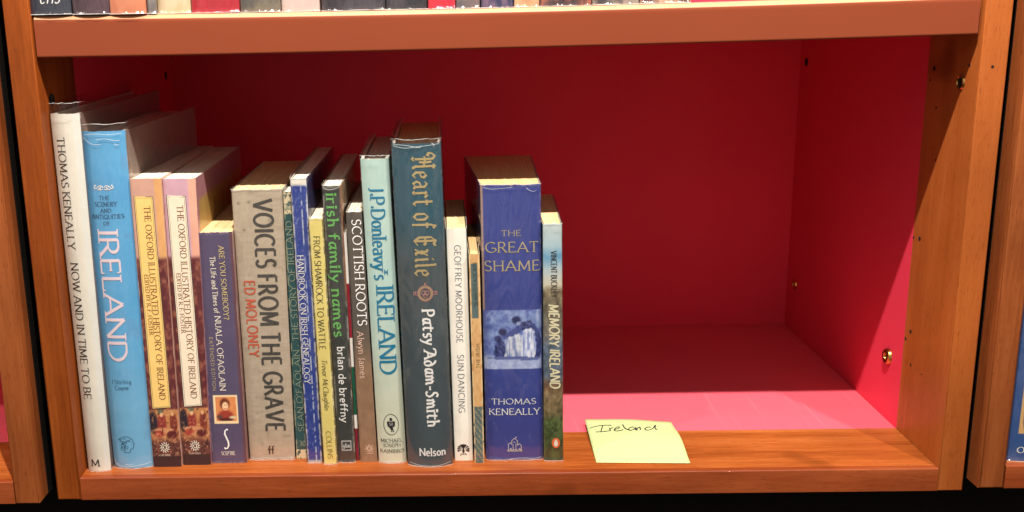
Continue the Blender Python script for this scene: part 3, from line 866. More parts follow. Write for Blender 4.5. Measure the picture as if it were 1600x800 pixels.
def art_sliv(u, z, w, h):
    col = np.broadcast_to(np.array((226, 222, 214.)), u.shape + (3,)).copy()
    col = put(col, rect(u, z, -1, 2, .1087, .1549), (140, 24, 44))
    col = put(col, rect(u, z, -1, 2, .0416, .0838), (18, 84, 60))
    return put(col, rect(u, z, -1, 2, -1, .029), (120, 26, 44))


def art_scot(u, z, w, h):
    n = fbm(u * w * 240, z * 60, 61)
    col = mixc((74, 68, 62), (92, 84, 76), n)
    low = mixc((116, 88, 66), (148, 116, 92), fbm(u * w * 200, z * 120, 62))
    col = put(col, sm(.125, .07, z), low)
    a = np.arctan2((z - .0119), (u - .56) * w)
    r = np.sqrt(((u - .56) * w) ** 2 + (z - .0119) ** 2)
    col = put(col, (r < .0028 + .0014 * np.cos(a * 8)) * (r > .001) * .6, (206, 176, 150))
    return col


def art_donl(u, z, w, h):
    n = fbm(u * w * 100, z * 40, 71)
    return mixc(mixc((176, 208, 200), (196, 222, 212), n), mixc((206, 210, 188), (220, 222, 198), n), sm(.15, .03, z))


def art_heart(u, z, w, h):
    n = fbm(u * w * 60, z * 25, 81)
    col = mixc((64, 76, 82), (76, 88, 92), n)
    return put(col, sm(.16, .22, z) * .75, (34, 84, 104))


def art_irish(u, z, w, h):
    n = fbm(u * w * 700, z * 260, 91)
    tan = mixc((186, 138, 88), (214, 176, 122), n)
    blue = mixc((70, 88, 90), (92, 110, 106), fbm(u * w * 400, z * 300, 92))
    col = tan
    col = put(col, rect(u, z, .12, .80, .126, .172), blue)
    col = put(col, rect(u, z, -1, 2, -1, .0500), blue)
    kn = np.abs(np.sin(z * 520 + 6 * u)) < .22
    col = put(col, kn * rect(u, z, .1, .9, .002, .050) * .8, (196, 160, 104))
    d = np.minimum(u, 1 - u) * w
    return put(col, sm(.0014, .0003, d) * sm(.32, .5, n), (226, 196, 150))


def art_great(u, z, w, h):
    col = blank((56, 68, 140), .3, 101)(u, z, w, h)
    col = put(col, sm(.09, .0, z) * .35, (66, 62, 128))
    col = put(col, sm(.045, .025, u) * sm(.10, .14, z), (176, 146, 134))
    r = rect(u, z, .006, .99, .0805, .1310)
    n = fbm(u * w * 130, z * 130, 102); nf = fbm(u * w * 420, z * 420, 103)
    pic = mixc((70, 88, 160), (140, 160, 206), sm(.3, .8, n * .6 + nf * .4 + .10 * (z - .09) / .04))
    pic = put(pic, sm(.094, .090, z) * .8, mixc((150, 166, 212), (206, 214, 236), nf))
    # a woman in a long pale skirt bending over a small child
    brush = fbm(u * w * 700 + z * 500, z * 300 - u * w * 200, 108)
    pale = mixc((138, 154, 206), (226, 232, 246), sm(.34, .62, fbm(u * w * 900, z * 110, 105)))
    dark = mixc((30, 36, 82), (74, 86, 146), sm(.3, .7, brush))
    def poly_mask(pts):
        x = u * w * 1000; y = z * 1000; m = np.zeros_like(u, bool)
        n_ = len(pts)
        for i in range(n_):
            x1, y1 = pts[i]; x2, y2 = pts[(i + 1) % n_]
            c = ((y1 > y) != (y2 > y)) & (x < (x2 - x1) * (y - y1) / (y2 - y1 + 1e-9) + x1)
            m ^= c
        return m.astype(float)
    # millimetres across and up the spine (spine 47.5 wide, picture 80.5 to 131 high)
    pic = put(pic, poly_mask([(41, 90), (46, 91), (47, 104), (45, 114), (41, 119), (38, 118), (40, 108)]), dark * .5 + np.array((52, 62, 120)) * .5)
    pic = put(pic, poly_mask([(25, 92), (41, 88.5), (43, 100), (41, 113), (37, 118), (33, 116), (31, 108), (27, 104)]), pale)
    pic = put(pic, poly_mask([(17, 91), (30, 90), (31, 105), (29, 111), (23, 111), (18, 106)]), pale * .92)
    pic = put(pic, poly_mask([(24, 113), (31, 121), (38, 122), (42, 117), (37, 115), (31, 114), (27, 110)]), dark)
    pic = put(pic, ell(u, z, w, .565, .1225, .0038, .0032), (34, 40, 90))
    pic = put(pic, ell(u, z, w, .60, .1195, .0018, .0016), (150, 164, 208))
    pic = put(pic, poly_mask([(15, 109), (18, 111), (28, 117), (30, 115), (24, 109), (17, 107)]), (70, 82, 144))
    pic = put(pic, ell(u, z, w, .325, .1125, .0034, .0029), (34, 40, 88))
    pic = put(pic, ell(u, z, w, .245, .1065, .0030, .0030), (44, 52, 108))
    pic = put(pic, poly_mask([(8, 94), (10, 104), (13, 107), (17, 103), (18, 96), (16, 91), (9, 91)]), dark)
    pic = put(pic, poly_mask([(2, 90), (14, 88.5), (44, 88), (47, 90), (30, 91.5), (12, 91.5)]) * .8, (72, 84, 146))
    pic = pic * (1 + ((brush - .5) * .22)[..., None])
    pic = put(pic, sm(.88, .97, u) * sm(.112, .125, z) * sm(.4, .6, fbm(u * w * 1200, z * 80, 107)), (196, 206, 232))
    return put(col, r, pic)


def art_buck(u, z, w, h):
    n = fbm(u * w * 150, z * 60, 111); nf = fbm(u * w * 420, z * 300, 112)
    zz = z + (n - .5) * .006
    stops = [(0, (58, 74, 40)), (.036, (78, 92, 50)), (.042, (110, 96, 66)), (.058, (132, 112, 80)), (.066, (128, 96, 70)), (.075, (84, 96, 112)),
             (.100, (92, 108, 126)), (.112, (116, 112, 104)), (.128, (96, 92, 78)), (.146, (120, 108, 84)), (.152, (206, 200, 178)),
             (.166, (176, 196, 204)), (.176, (100, 156, 190)), (.184, (168, 196, 206)), (.21, (206, 212, 206))]
    xs = [s[0] for s in stops]
    col = np.stack([np.interp(zz, xs, [s[1][k] for s in stops]) for k in range(3)], -1)
    t = sm(.150, .145, zz)
    col = col * (1 + (t * (nf - .5) * .9)[..., None])
    col = put(col, rect(u, z, .30, .95, .022, .034) * (fbm(u * w * 900, z * 900, 115) > .6) * .6, (36, 36, 30))
    return col


def art_ken(u, z, w, h):
    n = fbm(u * w * 60, z * 25, 121)
    col = mixc((226, 220, 204), (236, 230, 216), n)
    return put(col, sm(.74, .80, u) * .5, (228, 232, 228))


def art_blue(u, z, w, h):
    n = fbm(u * w * 50, z * 30, 131)
    col = mixc(mixc((84, 160, 212), (98, 176, 226), n), mixc((112, 174, 214), (122, 186, 226), n), sm(.13, .05, z))
    col = put(col, sm(.6, .75, fbm(u * w * 60, z * 50, 132)) * .25, (110, 140, 180))
    return col


def art_yell(u, z, w, h):
    col = blank((226, 208, 122), .5, 141)(u, z, w, h)
    d = np.minimum(u, 1 - u) * w
    return put(col, sm(.0007, .0002, d) * sm(.35, .5, fbm(u * w * 800, z * 300, 142)), (70, 60, 40))


def art_geof(u, z, w, h):
    col = blank((230, 224, 212), .0, 151)(u, z, w, h)
    col = put(col, sm(.05, .02, u), (28, 62, 66))
    return put(col, sm(.95, .975, u), (40, 60, 62))


def art_right(u, z, w, h):
    col = blank((52, 84, 140), .0, 161)(u, z, w, h)
    r = rect(u, z, .17, .95, .0240, .0785)
    col = put(col, r, (214, 172, 110))
    r2 = rect(u, z, .21, .91, .0257, .0768)
    pic = mixc((196, 148, 92), (232, 190, 130), fbm(u * w * 160, z * 160, 162))
    pic = put(pic, ell(u, z, w, .34, .036, .004, .010), (74, 62, 66))
    pic = put(pic, ell(u, z, w, .62, .042, .006, .014), (146, 86, 60))
    pic = put(pic, ell(u, z, w, .45, .066, .008, .006), (120, 80, 50))
    return put(col, r2, pic)


# ------------------------------------------------------------------ book builder
class Book:
    def __init__(s, label, Y, bl, br, tl, tr, h, art, cover=(200, 200, 200), cover_art=None, bulge=.0008, p=8, depth=.13, hard=False,
                 pages=None, mat=None, flare=(0, 0), sleeve=0.0, name=None, z0=0.0, group=None, seed=0, nz=260, inset=None, lite=False):
        s.Y = Y; s.h = h; s.bulge = bulge; s.p = p; s.depth = depth
        s.xc = (bl + br) / 2; s.e = (bl - s.xc, br - s.xc, tl - s.xc, tr - s.xc)
        s.name = name or ('hardcover_book' if hard else 'paperback_book')
        s.root = empty(s.name, (s.xc, Y, z0), label, 'book', group)
        mat = mat or (PRINT if hard else PRINTM)
        pages = pages or PAGES
        s.seed = seed
        rnd = random.Random(seed + 5)
        b = bulge
        cth = .0024 if hard else .00045
        if inset is None:
            inset = .0030 if hard else .0003
        w0 = br - bl
        nu = max(8, int(w0 / .0006)); nu = min(nu, 64)
        # --- spine
        us = .5 - .5 * np.cos(np.linspace(0, math.pi, nu + 1)) * 1.0
        us = (us + np.linspace(0, 1, nu + 1)) / 2
        zs = np.linspace(0, h, nz + 1)
        Ug, Zg = np.meshgrid(us, zs)
        x, y = s.xy(Ug, Zg)
        ztop = Zg.copy()
        # soft, slightly battered head and tail
        dent = (fbm(Ug * w0 * 400, Ug * 0 + seed, seed + 2) - .5) * (.0010 if not hard else .0006)
        ztop = Zg + dent * sm(h - .004, h, Zg)
        cols = art(Ug, Zg, w0, h)
        V = np.stack([x, y, ztop], -1).reshape(-1, 3)
        C = np.asarray(cols).reshape(-1, 3)
        nn = nu + 1
        F = [(j * nn + i, j * nn + i + 1, (j + 1) * nn + i + 1, (j + 1) * nn + i) for j in range(nz) for i in range(nu)]
        # paper / board thickness turned in at head and tail
        k = len(V)
        th = min(cth, .0014) if hard else cth
        in_t = V[-nn:].copy(); in_t[:, 1] += th
        in_b = V[:nn].copy(); in_b[:, 1] += th
        low_t = in_t.copy(); low_t[:, 2] -= .004
        V = np.concatenate([V, in_t, low_t, in_b])
        edge = np.array([(232, 226, 214.)] * nn) if not hard else C[k - nn:k] * .9
        C = np.concatenate([C, edge, edge, edge])
        for i in range(nu):
            F.append((k - nn + i, k - nn + i + 1, k + i + 1, k + i))
            F.append((k + i, k + i + 1, k + nn + i + 1, k + nn + i))
            F.append((k + 2 * nn + i, k + 2 * nn + i + 1, i + 1, i))
        s.spine = mesh_obj('spine', V, F, mat, s.root, cols=C, smooth=True)
        s.spine.data.set_sharp_from_angle(angle=R(45))
        # --- covers
        nd, nzc = (6, 6) if lite else (40, 60)
        for side, nm in ((0, 'back_cover'), (1, 'front_cover')):
            ts = np.linspace(0, 1, nd + 1); zc = np.linspace(0, h, nzc + 1)
            Tg, Zc = np.meshgrid(ts, zc)
            xe = s.edge(side, Zc)
            bow = np.sin(Tg * math.pi) * .0006 * (-1 if side == 0 else 1)
            xo = xe + flare[side] * Tg ** 1.3 + bow
            yy = b + (depth - b) * Tg
            if hard:  # hinge groove next to the spine
                g = np.exp(-((Tg * depth - .006) / .0022) ** 2) * .0010
                xo = xo + g * (1 if side == 0 else -1)
            sgn = 1 if side == 0 else -1
            O = np.stack([xo, yy, Zc], -1).reshape(-1, 3)
            I = O.copy(); I[:, 0] += sgn * cth
            if cover_art and side == 1:
                cc = cover_art(Tg * depth, Zc, depth, h).reshape(-1, 3)
            else:
                cc = blank(cover, .4 if not hard else 0, seed + side * 7)(Tg, Zc, depth, h).reshape(-1, 3)
            m = nd + 1; tot = len(O)
            F = []
            for j in range(nzc):
                for i in range(nd):
                    q = (j * m + i, j * m + i + 1, (j + 1) * m + i + 1, (j + 1) * m + i)
                    F.append(q if side else q[::-1])
                    q2 = tuple(a + tot for a in q)
                    F.append(q2[::-1] if side else q2)
            for i in range(nd):
                F.append((nzc * m + i, nzc * m + i + 1, tot + nzc * m + i + 1, tot + nzc * m + i))
                F.append((i, i + 1, tot + i + 1, tot + i))
            for j in range(nzc):
                F.append((j * m, (j + 1) * m, tot + (j + 1) * m, tot + j * m))
                F.append((j * m + nd, (j + 1) * m + nd, tot + (j + 1) * m + nd, tot + j * m + nd))
            ci = np.broadcast_to(np.array((226, 216, 198.)), cc.shape)
            o = mesh_obj(nm, np.concatenate([O, I]), F, mat, s.root, cols=np.concatenate([cc, ci]), smooth=True)
            o.data.set_sharp_from_angle(angle=R(40))
        # --- page block, in gatherings of slightly different height
        g = .0002
        ns = max(3, int(w0 / .0022)) if not lite else 3
        V = []; F = []
        base = (.0 if not hard else .002)
        ydeep = depth - (.004 if hard else .0006)
        cr = rnd.uniform(-1, 1)
        cuts = [i / ns for i in range(ns + 1)]
        for i in range(ns):
            a0, a1 = cuts[i] + .001, cuts[i + 1] - .001
            zt = h - inset + rnd.uniform(-.00018, .00018)
            for (yf, fl) in ((b + th + g + (.0002 if not hard else .002), 0), (ydeep, 1)):
                for z in (base + .0003, zt):
                    xl = s.edge(0, z) + flare[0] * fl + cth + g
                    xr = s.edge(1, z) + flare[1] * fl - cth - g
                    fr = .00045 if (fl == 0 and not hard) else 0
                    V.append((xl + (xr - xl) * a0 + (fr if i == 0 else 0), yf, z)); V.append((xl + (xr - xl) * a1 - (fr if i == ns - 1 else 0), yf, z))
            k = i * 8
            for f in ((0, 1, 3, 2), (5, 4, 6, 7), (4, 0, 2, 6), (1, 5, 7, 3), (2, 3, 7, 6), (4, 5, 1, 0)):
                F.append(tuple(k + q for q in f))
        mesh_obj('page_block', V, F, pages, s.root)
        # --- loose clear film jacket
        if sleeve is not None and sleeve > 0:
            off = .0005
            us2 = np.linspace(0, 1, 15); zs2 = np.concatenate([[0, .0007, .0014, .0024], np.linspace(.004, h - .009, 44), h - np.array([.006, .0045, .0032, .0018, .0006]), h + np.linspace(sleeve * .25, sleeve, 5)])
            path = []
            for t in np.linspace(1, 0, 20)[:-1]:
                path.append((0, t))
            for u_ in us2:
                path.append((1, u_))
            for t in np.linspace(0, 1, 20)[1:]:
                path.append((2, t))
            V = []; n = len(path)
            for j, z in enumerate(zs2):
                zc_ = min(z, h)
                for i, (kind, t) in enumerate(path):
                    wv = (float(fbm(np.array(i * .35), np.array(z * 90), seed + 40)) - .5) * .0012
                    tip = sm(h - .012, h + sleeve, z)
                    rag = (float(fbm(np.array(i * .8), np.array(seed * 1.0), seed + 41)) - .5) * .0016 * sm(h, h + sleeve, z)
                    if kind == 0:
                        x_ = s.edge(0, zc_) + flare[0] * t ** 1.3 - off - .0006 * t - abs(wv) * .5 - np.sin(t * math.pi) * .0006; y_ = b + (depth + .001 - b) * t
                    elif kind == 1:
                        xx, y0_ = s.xy(np.array(t), np.array(zc_))
                        x_ = float(xx) + (t - .5) * 2 * off; y_ = float(y0_) - off - abs(wv) * (.3 + 1.2 * tip)
                    else:
                        x_ = s.edge(1, zc_) + flare[1] * t ** 1.3 + off + .0006 * t + abs(wv) * .5 + np.sin(t * math.pi) * .0006; y_ = b + (depth + .001 - b) * t
                    hem = max(0., 1 - z / .0026) * (.25 + float(vnoise(np.array(i * .9), np.array(seed * 1.3), seed + 44))) * .0016
                    fold = math.exp(-((z - (h - .0035)) / .0013) ** 2) * (float(vnoise(np.array(i * .5), np.array(z * 300), seed + 45)) - .3) * .0016
                    if kind == 1:
                        y_ -= hem + fold
                    elif kind == 0 and t < .3:
                        x_ -= 0
                    V.append((x_, y_ , z + rag + (.0002 if z < .001 else 0)))
            F = [(j * n + i, j * n + i + 1, (j + 1) * n + i + 1, (j + 1) * n + i) for j in range(len(zs2) - 1) for i in range(n - 1)]
            fo = mesh_obj('clear_film_jacket', V, F, FILM, s.root, smooth=True)
            for row, hgt in ((len(zs2) - 1, .00036), (0, .00045)):
                V2 = []; F2 = []
                k = 0
                rng = range(18, n - 18)
                for i in rng:
                    x_, y_, z_ = V[row * n + i]
                    hg = hgt * (.35 + 1.1 * float(vnoise(np.array(i * 1.7), np.array(row * 1.0), seed + 47)))
                    V2 += [(x_, y_ - .0001, z_ - (hg if row else -hg)), (x_, y_ - .0001, z_)]
                for i in range(len(rng) - 1):
                    F2.append((k + 2 * i, k + 2 * i + 2, k + 2 * i + 3, k + 2 * i + 1))
                mesh_obj('film_edge', V2, F2, FILM_EDGE_GLINT, fo)

    def edge(s, side, z):
        f = z / s.h
        return s.e[0] + (s.e[2] - s.e[0]) * f if side == 0 else s.e[1] + (s.e[3] - s.e[1]) * f

    def xy(s, u, z):
        """point of the spine's outer surface, in the book's own frame"""
        xl = s.edge(0, z); xr = s.edge(1, z)
        y = s.bulge * np.abs(2 * u - 1) ** s.p + (fbm(z * 45, u * 1.5, s.seed + 8) - .5) * .0004
        return xl + (xr - xl) * u, y

    def put_quads(s, nm, V, F, place, mat, off=.00022, label=None, sub=None):
        W3 = []
        for a, b, zi in V:
            u, z = place(a, b)
            x, y = s.xy(np.array(u), np.array(z))
            W3.append((float(x), float(y) - off - .00002 * zi - .0002 * 0, float(z)))
        o = mesh_obj(nm, W3, F, mat, s.root, label=label)
        return o

    def text(s, t):
        n, txt, st, col, d, a, b, c, dd, h, part = t
        w = s.e[1] - s.e[0]
        if d == 'flat':
            length = c
            V, F = text_flat(txt, st, length, h)
            zc = b
            wz = s.edge(1, zc) - s.edge(0, zc)
            pl = lambda px, py: (a + (px - length / 2) / wz, zc + py - h / 2)
        else:
            u0, z0, u1, z1 = a, b, c, dd
            length = abs(z1 - z0)
            V, F = text_flat(txt, st, length, h)
            xh = .5
            def pl(px, py):
                f = px / length
                z = z0 + (z1 - z0) * f
                wz = s.edge(1, z) - s.edge(0, z)
                up = (py - h * xh) * (1 if d == 'down' else -1)
                return u0 + (u1 - u0) * f + up / wz, z
        return s.put_quads(part, V, F, pl, INK[col])

    def strokes(s, nm, cu, cz, paths, mat, th, thin=None, nib=0):
        """line drawing: paths in metres around (cu, cz)"""
        V = []; F = []
        for i, p in enumerate(paths):
            stroke_quads(p, th, thin or th, nib, V, F, i % 12)
        wz = s.edge(1, cz) - s.edge(0, cz)
        return s.put_quads(nm, V, F, lambda x, y: (cu + x / wz, cz + y), mat)

    def fillpoly(s, nm, cu, cz, polys, mat, off=.0002):
        """filled convex or fan shapes, triangulated from their centre, in metres around (cu, cz)"""
        V = []; F = []
        for zi, p in enumerate(polys):
            cx = sum(q[0] for q in p) / len(p); cy = sum(q[1] for q in p) / len(p)
            k = len(V); V.append((cx, cy, zi % 8))
            for q in p:
                V.append((q[0], q[1], zi % 8))
            for i in range(len(p)):
                F.append((k, k + 1 + i, k + 1 + (i + 1) % len(p)))
        wz = s.edge(1, cz) - s.edge(0, cz)
        return s.put_quads(nm, V, F, lambda x, y: (cu + x / wz, cz + y), mat, off=off)
TEXTS = [
    ('keneally', 'THOMAS KENEALLY', 'serif', 'ink', 'down', 0.308, 0.2802, 0.31, 0.1914, 0.00601, 'author_lettering'),
    ('keneally', 'NOW AND IN TIME TO BE', 'serif', 'ink', 'down', 0.339, 0.1798, 0.333, 0.0645, 0.00621, 'title_lettering'),
    ('keneally', 'M', 'serifb', 'ink', 'flat', 0.382, 0.0076, 0.00694, 0, 0.00587, 'publisher_mark'),
    ('blue', 'THE', 'serif', 'inkblue', 'flat', 0.444, 0.2313, 0.00808, 0, 0.00328, 'title_lettering'),
    ('blue', 'SCENERY', 'serif', 'inkblue', 'flat', 0.459, 0.2262, 0.01769, 0, 0.00354, 'title_lettering'),
    ('blue', 'AND', 'serif', 'inkblue', 'flat', 0.452, 0.221, 0.00861, 0, 0.00329, 'title_lettering'),
    ('blue', 'ANTIQUITIES', 'serif', 'inkblue', 'flat', 0.475, 0.2161, 0.02585, 0, 0.0033, 'title_lettering'),
    ('blue', 'OF', 'serif', 'inkblue', 'flat', 0.446, 0.2106, 0.00508, 0, 0.00305, 'title_lettering'),
    ('blue', 'IRELAND', 'serifb', 'palepink', 'down', 0.444, 0.2044, 0.402, 0.0952, 0.01549, 'title_lettering'),
    ('blue', 'J.Stirling', 'thin', 'inkblue', 'flat', 0.413, 0.0769, 0.01686, 0, 0.00369, 'author_lettering'),
    ('blue', 'Coyne', 'thin', 'inkblue', 'flat', 0.415, 0.0718, 0.01161, 0, 0.00369, 'author_lettering'),
    ('oxy', 'THE OXFORD ILLUSTRATED HISTORY OF IRELAND', 'serif', 'brown', 'down', 0.495, 0.2236, 0.51, 0.0605, 0.00492, 'title_lettering'),
    ('oxy', 'EDITED BY R. F. FOSTER', 'serif', 'brown', 'down', 0.292, 0.1676, 0.314, 0.1168, 0.00337, 'author_lettering'),
    ('oxy', 'OXFORD', 'sans', 'cream', 'flat', 0.442, 0.0108, 0.00914, 0, 0.00161, 'publisher_mark'),
    ('oxp', 'THE OXFORD ILLUSTRATED HISTORY OF IRELAND', 'serif', 'brown', 'down', 0.48, 0.2231, 0.541, 0.0601, 0.00494, 'title_lettering'),
    ('oxp', 'EDITED BY R. F. FOSTER', 'serif', 'brown', 'down', 0.295, 0.1674, 0.332, 0.117, 0.00338, 'author_lettering'),
    ('oxp', 'OXFORD', 'sans', 'cream', 'flat', 0.459, 0.0108, 0.00917, 0, 0.00162, 'publisher_mark'),
    ('some', 'ARE YOU SOMEBODY?', 'serif', 'gold', 'down', 0.664, 0.1889, 0.689, 0.127, 0.00416, 'title_lettering'),
    ('some', 'The Life and Times of', 'serif', 'cream', 'down', 0.395, 0.18, 0.413, 0.1326, 0.00416, 'title_lettering'),
    ('some', 'NUALA OFAOLAIN', 'serif', 'cream', 'down', 0.434, 0.1299, 0.448, 0.0654, 0.00476, 'author_lettering'),
    ('some', 'EXTENDED EDITION', 'sans', 'gold', 'down', 0.199, 0.1119, 0.204, 0.0655, 0.00265, 'title_lettering'),
    ('some', 'SCEPTRE', 'serif', 'cream', 'flat', 0.482, 0.0091, 0.01137, 0, 0.00325, 'publisher_mark'),
    ('voice', 'VOICES FROM THE GRAVE', 'cond', 'char', 'down', 0.602, 0.2247, 0.608, 0.026, 0.01531, 'title_lettering'),
    ('voice', 'ED MOLONEY', 'cond', 'rust', 'down', 0.24, 0.1575, 0.243, 0.0924, 0.00819, 'author_lettering'),
    ('voice', 'ff', 'serifb', 'ink', 'flat', 0.484, 0.0085, 0.00491, 0, 0.00709, 'publisher_mark'),
    ('ofao', "SEAN O'FAOLAIN . THE STORY OF IRELAND", 'serif', 'sage', 'up', 0.585, 0.0251, 0.459, 0.2068, 0.00476, 'title_lettering'),
    ('ofao', '30', 'serif', 'sage', 'flat', 0.409, 0.2188, 0.00514, 0, 0.00463, 'volume_number'),
    ('ofao', '30', 'serif', 'sage', 'flat', 0.61, 0.014, 0.00544, 0, 0.00489, 'volume_number'),
    ('hand', 'HANDBOOK ON IRISH GENEALOGY', 'serif', 'white', 'down', 0.347, 0.18, 0.32, 0.0708, 0.00471, 'title_lettering'),
    ('yell', 'FROM SHAMROCK TO WATTLE', 'thin', 'ink', 'down', 0.492, 0.1962, 0.431, 0.1011, 0.00519, 'title_lettering'),
    ('yell', 'Trevor McClaughlin', 'ital', 'ink', 'down', 0.502, 0.0928, 0.486, 0.0486, 0.00424, 'author_lettering'),
    ('yell', 'COLLINS', 'thin', 'olive', 'down', 0.481, 0.0292, 0.525, 0.0049, 0.0043, 'publisher_mark'),
    ('fam', 'irish family names', 'uncial', 'green', 'down', 0.482, 0.2302, 0.474, 0.111, 0.00827, 'title_lettering'),
    ('fam', 'brian de breffny', 'sansb', 'white', 'down', 0.513, 0.1022, 0.493, 0.0364, 0.00558, 'author_lettering'),
    ('fam', 'g&m', 'uncial', 'greytext', 'flat', 0.531, 0.0151, 0.00594, 0, 0.00378, 'publisher_mark'),
    ('scot', 'SCOTTISH ROOTS', 'serif', 'white', 'down', 0.622, 0.2086, 0.614, 0.1205, 0.00725, 'title_lettering'),
    ('scot', 'Alwyn James', 'serif', 'blush', 'down', 0.444, 0.1151, 0.47, 0.0746, 0.00502, 'author_lettering'),
    ('donl', "J.P.Donleavy's", 'serifb', 'teal', 'down', 0.53, 0.235, 0.488, 0.1593, 0.01075, 'author_lettering'),
    ('donl', 'IRELAND', 'serifb', 'teal', 'down', 0.598, 0.1534, 0.546, 0.0791, 0.01309, 'title_lettering'),
    ('donl', 'MICHAEL', 'serif', 'ink', 'flat', 0.503, 0.0202, 0.01774, 0, 0.00296, 'publisher_lettering'),
    ('donl', 'JOSEPH', 'serif', 'ink', 'flat', 0.505, 0.016, 0.01453, 0, 0.00296, 'publisher_lettering'),
    ('donl', 'RAINBIRD', 'serif', 'ink', 'flat', 0.503, 0.0107, 0.01994, 0, 0.00296, 'publisher_lettering'),
    ('heart', 'Heart of Exile', 'black', 'goldb', 'down', 0.631, 0.2603, 0.575, 0.1635, 0.01615, 'title_lettering'),
    ('heart', 'Patsy Adam-Smith', 'uncial', 'white', 'down', 0.597, 0.1359, 0.604, 0.0359, 0.00941, 'author_lettering'),
    ('heart', 'Nelson', 'sansb', 'white', 'flat', 0.558, 0.0129, 0.02134, 0, 0.0064, 'publisher_mark'),
    ('geof', 'GEOFFREY MOORHOUSE', 'sans', 'slate', 'down', 0.528, 0.1861, 0.496, 0.1044, 0.00495, 'author_lettering'),
    ('geof', 'SUN DANCING', 'sans', 'slate', 'down', 0.508, 0.0939, 0.481, 0.0434, 0.00505, 'title_lettering'),
    ('irish', 'THE IRISH', 'sans', 'dark', 'up', 0.626, 0.0839, 0.626, 0.1048, 0.00289, 'title_lettering'),
    ('irish', "SEAN O'FAOLAIN", 'sans', 'dark', 'up', 0.568, 0.1368, 0.527, 0.1729, 0.0031, 'author_lettering'),
    ('great', 'THE', 'serif', 'goldg', 'flat', 0.498, 0.1951, 0.01542, 0, 0.00463, 'title_lettering'),
    ('great', 'GREAT', 'serif', 'goldg', 'flat', 0.505, 0.1836, 0.04177, 0, 0.00825, 'title_lettering'),
    ('great', 'SHAME', 'serif', 'goldg', 'flat', 0.505, 0.1682, 0.04402, 0, 0.00829, 'title_lettering'),
    ('great', 'THOMAS', 'serif', 'white', 'flat', 0.5, 0.0522, 0.03636, 0, 0.00481, 'author_lettering'),
    ('great', 'KENEALLY', 'serif', 'white', 'flat', 0.508, 0.0431, 0.04181, 0, 0.00536, 'author_lettering'),
    ('buck', 'VINCENT BUCKLEY', 'condl', 'ink', 'down', 0.559, 0.1803, 0.579, 0.1421, 0.00466, 'author_lettering'),
    ('buck', 'MEMORY IRELAND', 'brush', 'straw', 'down', 0.544, 0.1357, 0.604, 0.0643, 0.0079, 'title_lettering'),
]
# ------------------------------------------------------------------ the eighteen books in the bay
def cover_oxford(t, z, w, h):
    n = fbm(t * 200, z * 200, 201)
    col = mixc((176, 120, 130), (190, 136, 144), n)
    pan = (t > .006) & (z < h - .018)
    col = put(col, pan.astype(float), mixc((170, 134, 74), (196, 162, 98), fbm(t * 90, z * 60, 202)))
    ln = (np.abs(z - (h - .018)) < .0007) & (t > .006)
    col = put(col, ln.astype(float), (90, 76, 60))
    let = (np.abs(np.sin(t * 260)) < .16) * (np.abs(z - (h - .036)) < .009) + (np.abs(np.sin(t * 210 + 1)) < .16) * (np.abs(z - (h - .062)) < .009)
    return put(col, np.clip(let, 0, 1) * pan * .8, (150, 106, 60))


def cover_blue(t, z, w, h):
    n = fbm(t * 60, z * 60, 211)
    col = mixc((154, 136, 126), (166, 148, 138), n)
    lines = np.abs(fbm(t * 70, z * 70, 213) - .5) < .018
    m = lines * ell(t, z, 1, .085, h - .045, .045, .035)
    return put(col, m * .7, (120, 112, 108))


def cover_fam(t, z, w, h):
    col = mixc((206, 150, 110), (220, 190, 160), sm(.004, .014, t))
    return put(col, sm(.5, .6, fbm(t * 120, z * 120, 221)) * .4, (120, 70, 50))


